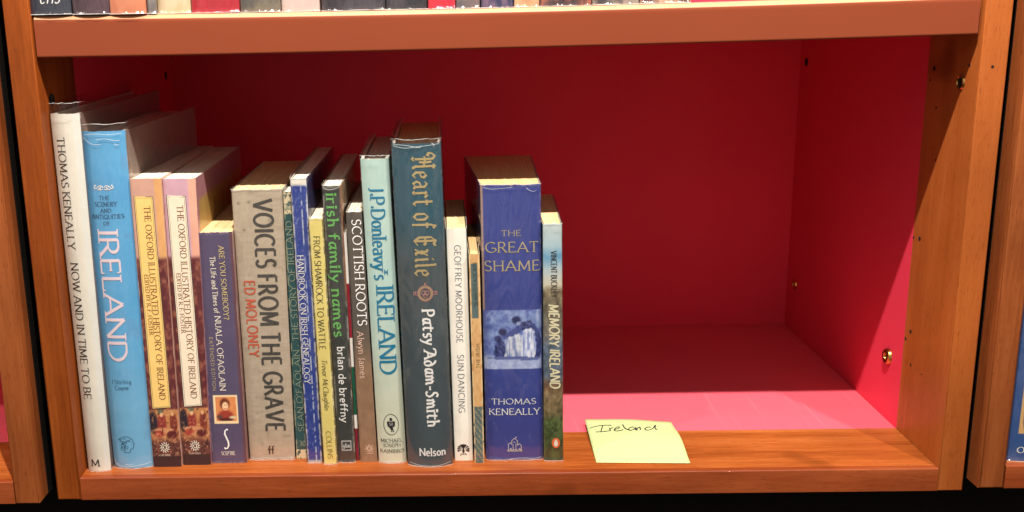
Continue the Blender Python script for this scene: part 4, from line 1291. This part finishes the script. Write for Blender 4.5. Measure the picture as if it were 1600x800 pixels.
SPEC = {
    'keneally': dict(Y=0.0133, bl=0.0025, br=0.0215, tl=0.0014, tr=0.0243, h=0.2984, depth=.215, hard=True, bulge=.0032, p=2.4, art=art_ken, cover=(146, 124, 114), sleeve=.0085, flare=(0, .004)),
    'blue': dict(Y=0.0180, bl=0.0226, br=0.0557, tl=0.0206, tr=0.0566, h=0.2837, depth=.185, hard=True, bulge=.0048, p=2.2, art=art_blue, cover=(176, 166, 158), cover_art=cover_blue, sleeve=.0060, flare=(.001, .012)),
    'oxy': dict(Y=0.0197, bl=0.0564, br=0.0803, tl=0.0575, tr=0.0824, h=0.2457, depth=.19, art=oxford((206, 158, 140), (74, 40, 34), (196, 146, 96), 301), cover=(206, 158, 140)),
    'oxp': dict(Y=0.0227, bl=0.0809, br=0.1044, tl=0.0828, tr=0.1090, h=0.2447, depth=.185, art=oxford((206, 162, 176), (74, 40, 34), (204, 150, 130), 302), cover=(200, 156, 168), cover_art=cover_oxford),
    'some': dict(Y=0.0257, bl=0.1049, br=0.1344, tl=0.1065, tr=0.1345, h=0.2001, depth=.123, art=art_some, cover=(160, 120, 110), pages='c'),
    'voice': dict(Y=0.0322, bl=0.1360, br=0.1742, tl=0.1349, tr=0.1757, h=0.2329, depth=.155, art=art_voice, cover=(110, 104, 92), sleeve=.0006, pages='c'),
    'ofao': dict(Y=0.0325, bl=0.1755, br=0.1848, tl=0.1762, tr=0.1834, h=0.2308, depth=.14, art=art_ofao, cover=(44, 76, 78)),
    'hand': dict(Y=0.0250, bl=0.1861, br=0.1982, tl=0.1837, tr=0.1964, h=0.2425, depth=.187, art=art_hand, cover=(64, 70, 120), sleeve=.0012, pages='w', inset=.001, flare=(0, .002)),
    'yell': dict(Y=0.0222, bl=0.1999, br=0.2113, tl=0.1970, tr=0.2082, h=0.2105, depth=.14, art=art_yell, cover=(220, 204, 140), pages='w', sleeve=.0008),
    'fam': dict(Y=0.0249, bl=0.2121, br=0.2264, tl=0.2087, tr=0.2234, h=0.2361, depth=.178, art=art_fam, cover=(70, 60, 56), cover_art=cover_fam, sleeve=.0012, pages='w', bulge=.0014, p=4),
    'sliv': dict(Y=0.0275, bl=0.2270, br=0.2296, tl=0.2240, tr=0.2262, h=0.1973, depth=.13, art=art_sliv, cover=(200, 196, 190), bulge=.0004),
    'scot': dict(Y=0.0250, bl=0.2307, br=0.2450, tl=0.2267, tr=0.2394, h=0.2148, depth=.15, art=art_scot, cover=(84, 76, 68), pages='w'),
    'donl': dict(Y=0.0226, bl=0.2463, br=0.2694, tl=0.2398, tr=0.2619, h=0.2571, depth=.165, hard=True, bulge=.0030, p=2.6, art=art_donl, cover=(190, 216, 206), sleeve=.0028),
    'heart': dict(Y=0.0145, bl=0.2712, br=0.3084, tl=0.2648, tr=0.3032, h=0.2696, depth=.180, hard=True, bulge=.0060, p=2.2, art=art_heart, cover=(50, 82, 94), sleeve=.0036, pages='b', inset=.0035),
    'geof': dict(Y=0.0253, bl=0.3097, br=0.3258, tl=0.3058, tr=0.3226, h=0.1997, depth=.124, art=art_geof, cover=(30, 62, 66), pages='c'),
    'irish': dict(Y=0.0201, bl=0.3267, br=0.3347, tl=0.3238, tr=0.3323, h=0.1800, depth=.115, art=art_irish, cover=(150, 120, 80), pages='b', bulge=.0010, p=3),
    'great': dict(Y=0.0260, bl=0.3366, br=0.3841, tl=0.3337, tr=0.3813, h=0.2341, depth=.160, art=art_great, cover=(66, 64, 110), flare=(-.0090, .0050), sleeve=.0005, pages='b', bulge=.0022, p=6),
    'buck': dict(Y=0.0239, bl=0.3848, br=0.4007, tl=0.3829, tr=0.3979, h=0.2023, depth=.130, art=art_buck, cover=(30, 52, 60), flare=(.001, .006), sleeve=.0006, pages='c'),
}
BOOKLAB = {
    'keneally': 'tall off-white hardcover book with grey capitals, leftmost, against the left upright',
    'blue': 'tall sky blue hardcover book with a white scroll and big pale title',
    'oxy': 'large paperback book with a yellow title panel above a figure painting',
    'oxp': 'large paperback book with a pale beige title panel and a pink top',
    'some': 'short purple paperback book with a small framed portrait near its foot',
    'voice': 'thick grey-beige paperback book with huge dark condensed capitals and a rust red name',
    'ofao': 'thin scuffed dark green paperback book with lettering running upwards, left of the bright blue spine',
    'hand': 'slim royal blue paperback book with white creases and scuffed white edges',
    'yell': 'slim yellow paperback book with thin black lettering, right of the royal blue spine',
    'fam': 'dark grey paperback book with bright green lowercase lettering',
    'sliv': 'very thin white, crimson and green booklet squeezed beside the green lettered dark book',
    'scot': 'short brown-grey paperback book with white capitals fading to a brown foot',
    'donl': 'mint green hardcover book with large teal blue lettering',
    'heart': 'thick slate blue hardcover book with golden gothic lettering and a round brooch',
    'geof': 'short white paperback book with widely spaced grey capitals and a black winged emblem',
    'irish': 'thin tattered tan and green paperback book, shortest one, left of the thick blue book',
    'great': 'thick royal blue paperback book with a blue and white painting across its spine',
    'buck': 'slim landscape-printed paperback book with white brush lettering, rightmost in the row',
}
PG = {'c': PAGES, 'w': PAGESW, 'b': PAGESB}
BK = {}
for i, (n, s) in enumerate(SPEC.items()):
    s = dict(s)
    art = s.pop('art')
    s['pages'] = PG[s['pages']] if 'pages' in s else PAGESW
    s.setdefault('sleeve', 0)
    b = Book(BOOKLAB[n], art=art, seed=20 + i * 3, group='books standing on the lower shelf', **s)
    BK[n] = b
for t in TEXTS:
    BK[t[0]].text(t)


# --- printed panels, emblems and drawings
def panel(b, quad, mat_face, mat_line, face=True):
    """framed title panel following the spine: quad of (u, z) corners, top left first, clockwise"""
    (a, za), (c, zc), (d, zd), (e, ze) = quad
    w = b.e[1] - b.e[0]
    nz = 60
    def pt(s, t):  # s across, t down
        u = (1 - t) * ((1 - s) * a + s * c) + t * ((1 - s) * e + s * d)
        z = (1 - t) * ((1 - s) * za + s * zc) + t * ((1 - s) * ze + s * zd)
        return u, z
    if face:
        V = []; F = []
        for j in range(nz + 1):
            for i in range(7):
                V.append((i / 6, j / nz, 0))
        F = [(j * 7 + i, j * 7 + i + 1, (j + 1) * 7 + i + 1, (j + 1) * 7 + i) for j in range(nz) for i in range(6)]
        b.put_quads('title_panel', V, F, pt, mat_face, off=.00010)
    V = []; F = []
    hh = za - ze; ww = (c - a) * w
    for inset, th in ((.0, .00045), (.0011, .00022)):
        sx, sz = inset / ww, inset / hh
        tx, tz = th / ww, th / hh
        for (s0, s1, t0, t1) in ((sx, 1 - sx, sz, sz + tz), (sx, 1 - sx, 1 - sz - tz, 1 - sz), (sx, sx + tx, sz + tz, 1 - sz - tz), (1 - sx - tx, 1 - sx, sz + tz, 1 - sz - tz)):
            m = 40 if (t1 - t0) > .5 else 1
            k = len(V)
            for j in range(m + 1):
                tt = t0 + (t1 - t0) * j / m
                V.append((s0, tt, 0)); V.append((s1, tt, 0))
            for j in range(m):
                F.append((k + 2 * j, k + 2 * j + 1, k + 2 * j + 3, k + 2 * j + 2))
    b.put_quads('panel_border', V, F, pt, mat_line, off=.00016)


LAB_Y = plain('yellow_title_panel', (236, 196, 118), rough=.45, coat=.3)
LAB_B = plain('beige_title_panel', (234, 216, 192), rough=.45, coat=.3)
LINE = plain('panel_line', (60, 72, 66), rough=.45, coat=.3)
panel(BK['oxy'], [(.0915, .2316), (.711, .2313), (.784, .0531), (.1245, .0522)], LAB_Y, LINE)
panel(BK['oxp'], [(.0764, .2316), (.6809, .2307), (.8162, .0532), (.1677, .0523)], LAB_B, LINE)


def sunburst(b, cu, cz):
    ring = A_(0, 0, .0027, .0032, 0, 360, 24)
    ring2 = A_(0, 0, .0012, .0018, 0, 360, 16)
    rays = [[(.0031 * math.cos(R(a)), .0036 * math.sin(R(a))), (.0044 * math.cos(R(a + 9)), .0050 * math.sin(R(a + 9)))] for a in range(0, 360, 30)]
    b.strokes('publisher_emblem', cu, cz, [ring, ring2, [(-.0021, 0), (-.0013, 0)], [(.0013, .0016), (.0013, -.0016)]] + rays, INK['cream'], .0005)


sunburst(BK['oxy'], .461, .0178)
sunburst(BK['oxp'], .474, .0176)

# blue book: scroll ornament and the helmeted head in profile
b = BK['blue']
sc = []
for s in (-1, 1):
    sc += [[(s * x, y) for x, y in spline([(.0004, -.0002), (.0016, .0012), (.0034, .0013), (.0050, .0003), (.0062, -.0010), (.0075, -.0004), (.0072, .0012), (.0060, .0010)], 4)],
           [(s * x, y) for x, y in spline([(.0006, -.0012), (.0024, -.0018), (.0042, -.0014), (.0052, -.0022)], 4)],
           [(s * x, y) for x, y in spline([(.0040, .0000), (.0030, -.0007), (.0022, .0), (.0028, .0006)], 4)],
           [(s * .0062, .0012), (s * .0070, .0022)]]
b.strokes('scroll_ornament', .452, .2395, sc, INK['white'], .0008, .0005, 30)
hd = [[(.0022, .0072), (.0046, .0048), (.0052, .0030), (.0062, .0012), (.0052, .0006), (.0054, -.0004), (.0048, -.0010), (.0052, -.0020), (.0040, -.0032), (.0022, -.0034)],
      [(.0022, -.0034), (.0024, -.0058)], [(.0024, -.0058), (.0, -.0066), (-.0030, -.0064)], [(-.0030, -.0064), (-.0024, -.0036)],
      [(.0022, .0072), (-.0010, .0080), (-.0048, .0068), (-.0076, .0048)], [(-.0076, .0048), (-.0050, .0050), (-.0060, .0030)], [(-.0060, .0030), (-.0036, .0036), (-.0046, .0012)],
      [(-.0046, .0012), (-.0020, .0024), (.0002, .0044), (.0030, .0050)], A_(-.0034, -.0006, .0022, .0020, 0, 360, 14), A_(-.0022, .0016, .0020, .0018, 0, 300, 12),
      A_(-.0040, -.0030, .0018, .0016, 40, 320, 12), A_(-.0012, -.0016, .0016, .0016, 90, 400, 12), [(.0034, .0020), (.0044, .0022)], [(-.0006, .0060), (-.0040, .0056)], [(.0004, .0036), (.0030, .0038)]]
b.strokes('profile_head_emblem', .425, .0208, hd, INK['inkblue'], .00030)

# purple book: the curling S
BK['some'].strokes('publisher_emblem', .462, .0216, [[(.0016, .0086), (.0006, .0092), (-.0010, .0078), (-.0014, .0050), (.0, .0012), (.0012, -.0020), (.0014, -.0054), (.0002, -.0080), (-.0016, -.0084), (-.0022, -.0072)]], INK['white'], .0013, .0006, 20)

# white book: winged bird in a disc
wing = []
for s in (-1, 1):
    for k in range(6):
        a = 200 - k * 26
        r0, r1 = .0014, .0052 - .0002 * k
        p = [(r0 * math.cos(R(a)), r0 * math.sin(R(a)) - .0005), (r1 * math.cos(R(a - 9)), r1 * math.sin(R(a - 9))), (r1 * 1.02 * math.cos(R(a + 9)), r1 * 1.02 * math.sin(R(a + 9)))]
        wing.append([(s * -x if s > 0 else x, y) if s < 0 else (-x, y) for x, y in p])
wing.append([(-.0012, -.0018), (.0, .0020), (.0012, -.0018), (.0, -.0040)])
wing.append([(x, y + .0018) for x, y in A_(0, 0, .0011, .0010, 0, 330, 10)])
for k in range(5):
    x = -.0020 + k * .0010
    wing.append([(x * .6, -.0030), (x * 1.4 + .0003, -.0054), (x * 1.4 - .0004, -.0054)])
BK['geof'].fillpoly('publisher_emblem', .49, .0106, wing, INK['ink'])

# slate blue book: the round brooch with side tabs
br = [A_(0, 0, .0060, .0064, 0, 360, 36), A_(0, 0, .0044, .0047, 0, 360, 30), [(-.0062, .0012), (-.0092, .0012), (-.0092, -.0012), (-.0062, -.0012)], [(.0062, .0012), (.0092, .0012), (.0092, -.0012), (.0062, -.0012)],
      [(-.0078, .0010), (-.0078, -.0010)], [(.0078, .0010), (.0078, -.0010)], [(-.0004, .0068), (-.0002, .0088)], [(.0004, .0068), (.0006, .0088)],
      A_(-.0012, .0006, .0018, .0018, 0, 360, 14), A_(.0012, .0004, .0018, .0018, 60, 420, 14), A_(0, -.0016, .0016, .0016, 0, 360, 14)]
BK['heart'].strokes('brooch_emblem', .556, .1495, br, INK['roseline'], .00062)
BK['heart'].strokes('brooch_filling', .556, .1495, [A_(0, 0, .0052, .0055, 0, 360, 36)], INK['goldb'], .0007)

# mint book: mermaid in an oval, rule below
b = BK['donl']
b.strokes('publisher_emblem', .53, .0345, [A_(0, 0, .0062, .0092, 0, 360, 36), [(-.0016, -.0026), (.0008, -.0044), (-.0004, -.0062), (.0024, -.0056)], [(.0008, -.0044), (.0022, -.0066)]], INK['ink'], .00045, .0003, 30)
b.fillpoly('mermaid_figure', .53, .0345, [[(-.0034, .0024), (-.0022, .0030), (0, .0022), (.0022, .0030), (.0034, .0024), (.0030, -.0016), (.0, -.0030), (-.0030, -.0016)], A_(0, .0045, .0013, .0015, 0, 340, 12), [(-.0012, -.0028), (.0014, -.0028), (.0016, -.0044), (.0, -.0052)]], INK['ink'])
b.text(('donl', '50', 'sans', 'white', 'flat', .53, .0348, .0030, 0, .0022, 'anniversary_number'))
b.strokes('printed_rule', .55, .0166, [[(-.0085, 0), (.0085, 0)]], INK['ink'], .00035)

# thick blue book: small line drawing of a house
b = BK['great']
hs = [[(-.0064, -.0054), (.0064, -.0054)], [(-.0052, -.0054), (-.0052, .0006), (-.0036, .0022), (-.0022, .0006)], [(-.0022, .0006), (-.0022, .0040), (.0, .0062), (.0024, .0040), (.0024, -.0002)],
      [(.0024, -.0002), (.0040, .0014), (.0056, -.0002), (.0056, -.0054)], [(.0012, .0060), (.0012, .0072), (.0020, .0072)], [(-.0012, .0010), (-.0012, -.0050)], [(.0012, .0014), (.0012, -.0050)],
      [(-.0040, -.0030), (-.0028, -.0030), (-.0028, -.0050)], [(.0036, -.0030), (.0046, -.0030), (.0046, -.0050)], [(-.0008, .0028), (.0008, .0028)], [(-.0062, -.0042), (-.0048, -.0046), (-.0034, -.0040), (-.0018, -.0046), (.0, -.0041), (.0020, -.0046), (.0042, -.0040), (.0062, -.0046)]]
b.strokes('publisher_emblem', .50, .0132, hs, INK['cream'], .00035)
# landscape book: orange oval with a pale bird
b = BK['buck']
b.fillpoly('publisher_emblem', .622, .0156, [A_(0, 0, .0034, .0046, 0, 345, 24)], INK['orange'], off=.0002)
b.fillpoly('publisher_bird', .622, .0156, [[(0, .0034), (.0008, .0024), (.0017, .0), (.0013, -.0026), (.0, -.0032), (-.0013, -.0026), (-.0017, .0), (-.0008, .0024)]], INK['cream'], off=.0004)
BK['scot'].strokes('publisher_emblem', .56, .0122, [A_(0, 0, .0018, .0020, 0, 360, 16), [(-.0026, -.0046), (.0026, -.0046)]], INK['blush'], .0004)

# pale ribbons painting glints on film creases at heads and feet of jacketed books
def creases(b, cu, cz, paths, th=.0004):
    V = []; F = []
    for i, p in enumerate(paths):
        stroke_quads(spline(p, 4), th, th * .4, 35, V, F, i % 12)
    wz = b.edge(1, cz) - b.edge(0, cz)
    o = b.put_quads('film_crease_glint', V, F, lambda x, y: (cu + x / wz, cz + y), FILM_EDGE_GLINT, off=.0013)


creases(BK['blue'], .5, .2760, [[(-.0150, .0040), (-.0100, -.0005), (-.0060, -.0022), (.0000, -.0022)], [(-.0040, .0012), (.0030, .0022), (.0090, .0008), (.0140, .0002)], [(-.0135, .0052), (-.0040, .0060), (.0070, .0052), (.0155, .0060)], [(.0100, -.0020), (.0122, -.0032), (.0132, -.0024)]])
creases(BK['blue'], .5, .0030, [[(-.0150, .0004), (-.0100, -.0008), (-.0020, -.0012), (.0040, -.0002), (.0110, .0004), (.0155, .0016)], [(-.0060, .0010), (-.0010, .0006), (.0020, .0016)], [(-.0150, .0050), (-.0142, .0020), (-.0120, .0004)]], .0005)
creases(BK['heart'], .5, .2660, [[(-.0180, .0020), (-.0090, .0004), (.0000, .0014), (.0100, .0022), (.0180, .0030)], [(-.0180, .0030), (-.0080, .0026), (.0020, .0008), (.0040, .0022)], [(.0120, .0040), (.0140, .0022), (.0130, .0012)]], .0004)
creases(BK['heart'], .5, .0022, [[(-.0170, .0006), (-.0080, -.0008), (.0060, -.0010), (.0170, .0008)]], .0004)
creases(BK['keneally'], .5, .2930, [[(-.0090, .0030), (-.0070, .0012), (-.0020, .0008), (.0040, .0014), (.0095, .0034)]], .00028)
creases(BK['voice'], .5, .0018, [[(-.0180, .0004), (-.0120, -.0004), (-.0060, .0004), (-.0010, -.0004), (.0070, .0003), (.0120, -.0003), (.0180, .0004)]], .0005)
creases(BK['great'], .5, .0016, [[(-.0040, -.0002), (.0060, .0004), (.0150, -.0001), (.0225, .0006)]], .0004)
creases(BK['great'], .5, .2315, [[(-.0215, .0010), (-.0150, -.0004), (-.0060, .0002), (.0010, .0006)], [(.0120, .0004), (.0150, -.0020), (.0180, -.0028), (.0205, -.0018)]], .00028)
creases(BK['donl'], .5, .0020, [[(-.0100, .0004), (-.0020, -.0006), (.0060, .0002), (.0100, .0010)]], .0004)
creases(BK['hand'], .5, .2400, [[(-.0055, .0018), (-.0030, .0004), (.0020, .0010), (.0055, .0022)]], .0004)
creases(BK['fam'], .5, .2336, [[(-.0065, .0018), (-.0030, -.0002), (.0030, .0004), (.0068, .0024)]], .0004)

# ------------------------------------------------------------------ the yellow sticky note lying on the front strip
note = empty('sticky_note', (.4274, .0158, 0), 'pale yellow sticky note with handwriting, lying on the wooden strip right of the books', 'sticky note')
NV = 20
def note_pt(s, t, lift=0.0):
    """s 0..1 left to right, t 0 (back edge) .. 1 (front edge)"""
    L = .0765
    b_ = 1 - t
    x = .0767 * s + .0007 * b_
    y = (.0016 * (1 - s) - .0017 * s) + (L * b_) * .995
    z = .0006 + (.0062 - .0022 * s) * b_ ** 1.6 + (.0006 + .0042 * s ** 2) * math.sin(math.pi * min(1, b_ * 1.05)) ** 1.5 + .0006 * (1 - math.cos(2 * math.pi * s)) * b_
    return (x, y, z + lift)
V = [note_pt(i / NV, j / NV) for j in range(NV + 1) for i in range(NV + 1)]
V += [(x, y, z - .00012) for x, y, z in V]
m = NV + 1; tot = m * m
F = []
for j in range(NV):
    for i in range(NV):
        q = (j * m + i, (j + 1) * m + i, (j + 1) * m + i + 1, j * m + i + 1)
        F.append(q); F.append(tuple(a + tot for a in q[::-1]))
for i in range(NV):
    F.append((i, i + 1, tot + i + 1, tot + i)); F.append((NV * m + i + 1, NV * m + i, tot + NV * m + i, tot + NV * m + i + 1))
    F.append((i * m, tot + i * m, tot + (i + 1) * m, (i + 1) * m)); F.append((i * m + NV, (i + 1) * m + NV, tot + (i + 1) * m + NV, tot + i * m + NV))
NOTE_M = plain('yellow_note_paper', (188, 197, 138), rough=.85, spec=.2, var=.015, vscale=60, bump=.05, bscale=300)
mesh_obj('paper_sheet', V, F, NOTE_M, note, smooth=True)
NOTE = [[(0.024, 0.221), (0.084, 0.184), (0.149, 0.158), (0.219, 0.148), (0.288, 0.15)], [(0.184, 0.156), (0.166, 0.227), (0.145, 0.299)], [(0.087, 0.307), (0.141, 0.304), (0.203, 0.296), (0.246, 0.282)], [(0.255, 0.222), (0.253, 0.293)], [(0.254, 0.256), (0.276, 0.221), (0.298, 0.211)], [(0.304, 0.257), (0.348, 0.237), (0.369, 0.207), (0.348, 0.197), (0.315, 0.233), (0.301, 0.277), (0.325, 0.295), (0.367, 0.287), (0.405, 0.263)], [(0.416, 0.136), (0.422, 0.204), (0.437, 0.249), (0.463, 0.277)], [(0.537, 0.207), (0.503, 0.206), (0.468, 0.248), (0.475, 0.288), (0.511, 0.274), (0.548, 0.22), (0.537, 0.279)], [(0.555, 0.226), (0.552, 0.284), (0.57, 0.234), (0.599, 0.203), (0.598, 0.275)], [(0.73, 0.195), (0.688, 0.198), (0.652, 0.244), (0.661, 0.281), (0.704, 0.27), (0.749, 0.221), (0.792, 0.127), (0.771, 0.231), (0.79, 0.265)]]
V = []; F = []
for i, st in enumerate(NOTE):
    stroke_quads([(s * .0767, -t * .0765) for s, t in spline(st)], .0010, .0006, 40, V, F, i)
Wp = [note_pt(x / .0767, -y / .0765, .00035 + .00002 * zi) for x, y, zi in V]
mesh_obj('handwriting', Wp, F, INK['pen'], note)


# ------------------------------------------------------------------ books on the upper shelf (their feet show at the top of the picture)
def two_tone(c, c2, seed):
    def f(u, z, w, h):
        n = fbm(u * w * 120, z * 90, seed)
        return mixc(c, c2, sm(.35, .65, n))
    return f


UP = [(-.0002, .0304, (40, 46, 62), (50, 56, 70), 'navy blue book with white script at its foot, leftmost on the upper shelf', .0),
      (.0317, .0590, (70, 48, 58), (84, 60, 70), 'dark plum coloured book, second from the left on the upper shelf', .0),
      (.0596, .0864, (206, 122, 88), (214, 134, 100), 'orange book on the upper shelf, above the big sky blue book', .0),
      (.0871, .0934, (140, 132, 128), (110, 104, 102), 'very thin grey book on the upper shelf, between the orange one and the cream one', .003),
      (.0940, .1187, (214, 184, 140), (226, 204, 168), 'cream book on the upper shelf, between the thin grey one and the wide red one', .005),
      (.1193, .1551, (190, 36, 54), (176, 28, 46), 'wide crimson book on the upper shelf, near the left end', .005),
      (.1558, .1858, (126, 116, 98), (86, 84, 80), 'mottled grey-green book on the upper shelf, right of the wide crimson one', .006),
      (.1865, .2148, (218, 196, 186), (210, 186, 178), 'pinkish white book on the upper shelf', .007),
      (.2168, .2636, (38, 36, 44), (70, 66, 76), 'widest dark glossy book on the upper shelf, right of the pinkish white one', .007),
      (.2645, .2950, (42, 42, 52), (66, 62, 70), 'dark grey book on the upper shelf, left of the slim bright red one', .008),
      (.2959, .3159, (206, 36, 60), (192, 30, 54), 'slim bright red book on the upper shelf', .008),
      (.3168, .3340, (122, 108, 106), (86, 84, 92), 'slim warm grey book on the upper shelf, right of the slim bright red one', .008),
      (.3352, .3591, (40, 46, 86), (120, 96, 120), 'blue and mauve patterned book on the upper shelf', .008),
      (.3599, .3780, (196, 150, 110), (220, 170, 132), 'tan book on the upper shelf, right of the blue and mauve one', .008),
      (.3786, .4168, (60, 44, 52), (178, 104, 84), 'plum and orange mottled book on the upper shelf', .008),
      (.4177, .4520, (150, 140, 130), (60, 56, 60), 'grey marbled book on the upper shelf, second from the right end of its row', .009),
      (.4528, .4905, (96, 62, 60), (206, 176, 150), 'brown and cream mottled book at the right end of the upper row', .009)]
ZT = H + T2 + .0003
for i, (x0, x1, c, c2, lab, dy) in enumerate(UP):
    hh = random.Random(i).uniform(.195, .24)
    ub = Book(lab, Y=PY - .0012 + dy, bl=x0, br=x1, tl=x0, tr=x1, h=hh, art=two_tone(c, c2, 400 + i), cover=c, depth=.145, hard=(x1 - x0 > .022),
              bulge=.0022 if x1 - x0 > .022 else .0008, p=2.6 if x1 - x0 > .022 else 6, sleeve=.003, z0=ZT + max(shelf_top(x0), shelf_top(x1)) + .0001, group='books standing on the upper shelf', seed=500 + i, nz=60, lite=True)
    if i == 0:
        ub.text(('', 'ens', 'ital', 'white', 'flat', .50, .0138, .0150, 0, .0110, 'title_lettering'))

# the blue book in the neighbouring case on the right
rb = Book('dark blue hardcover book with a framed brown picture, at the right edge of the photo', Y=.0085, bl=.7580, br=.7980, tl=.7590, tr=.7990, h=.262, art=art_right,
          cover=(50, 80, 136), depth=.17, hard=True, bulge=.003, p=2.6, sleeve=.003, z0=.0018, seed=640)
rb.text(('', 'O', 'serifb', 'white', 'flat', .250, .0095, .0052, 0, .0050, 'title_lettering'))
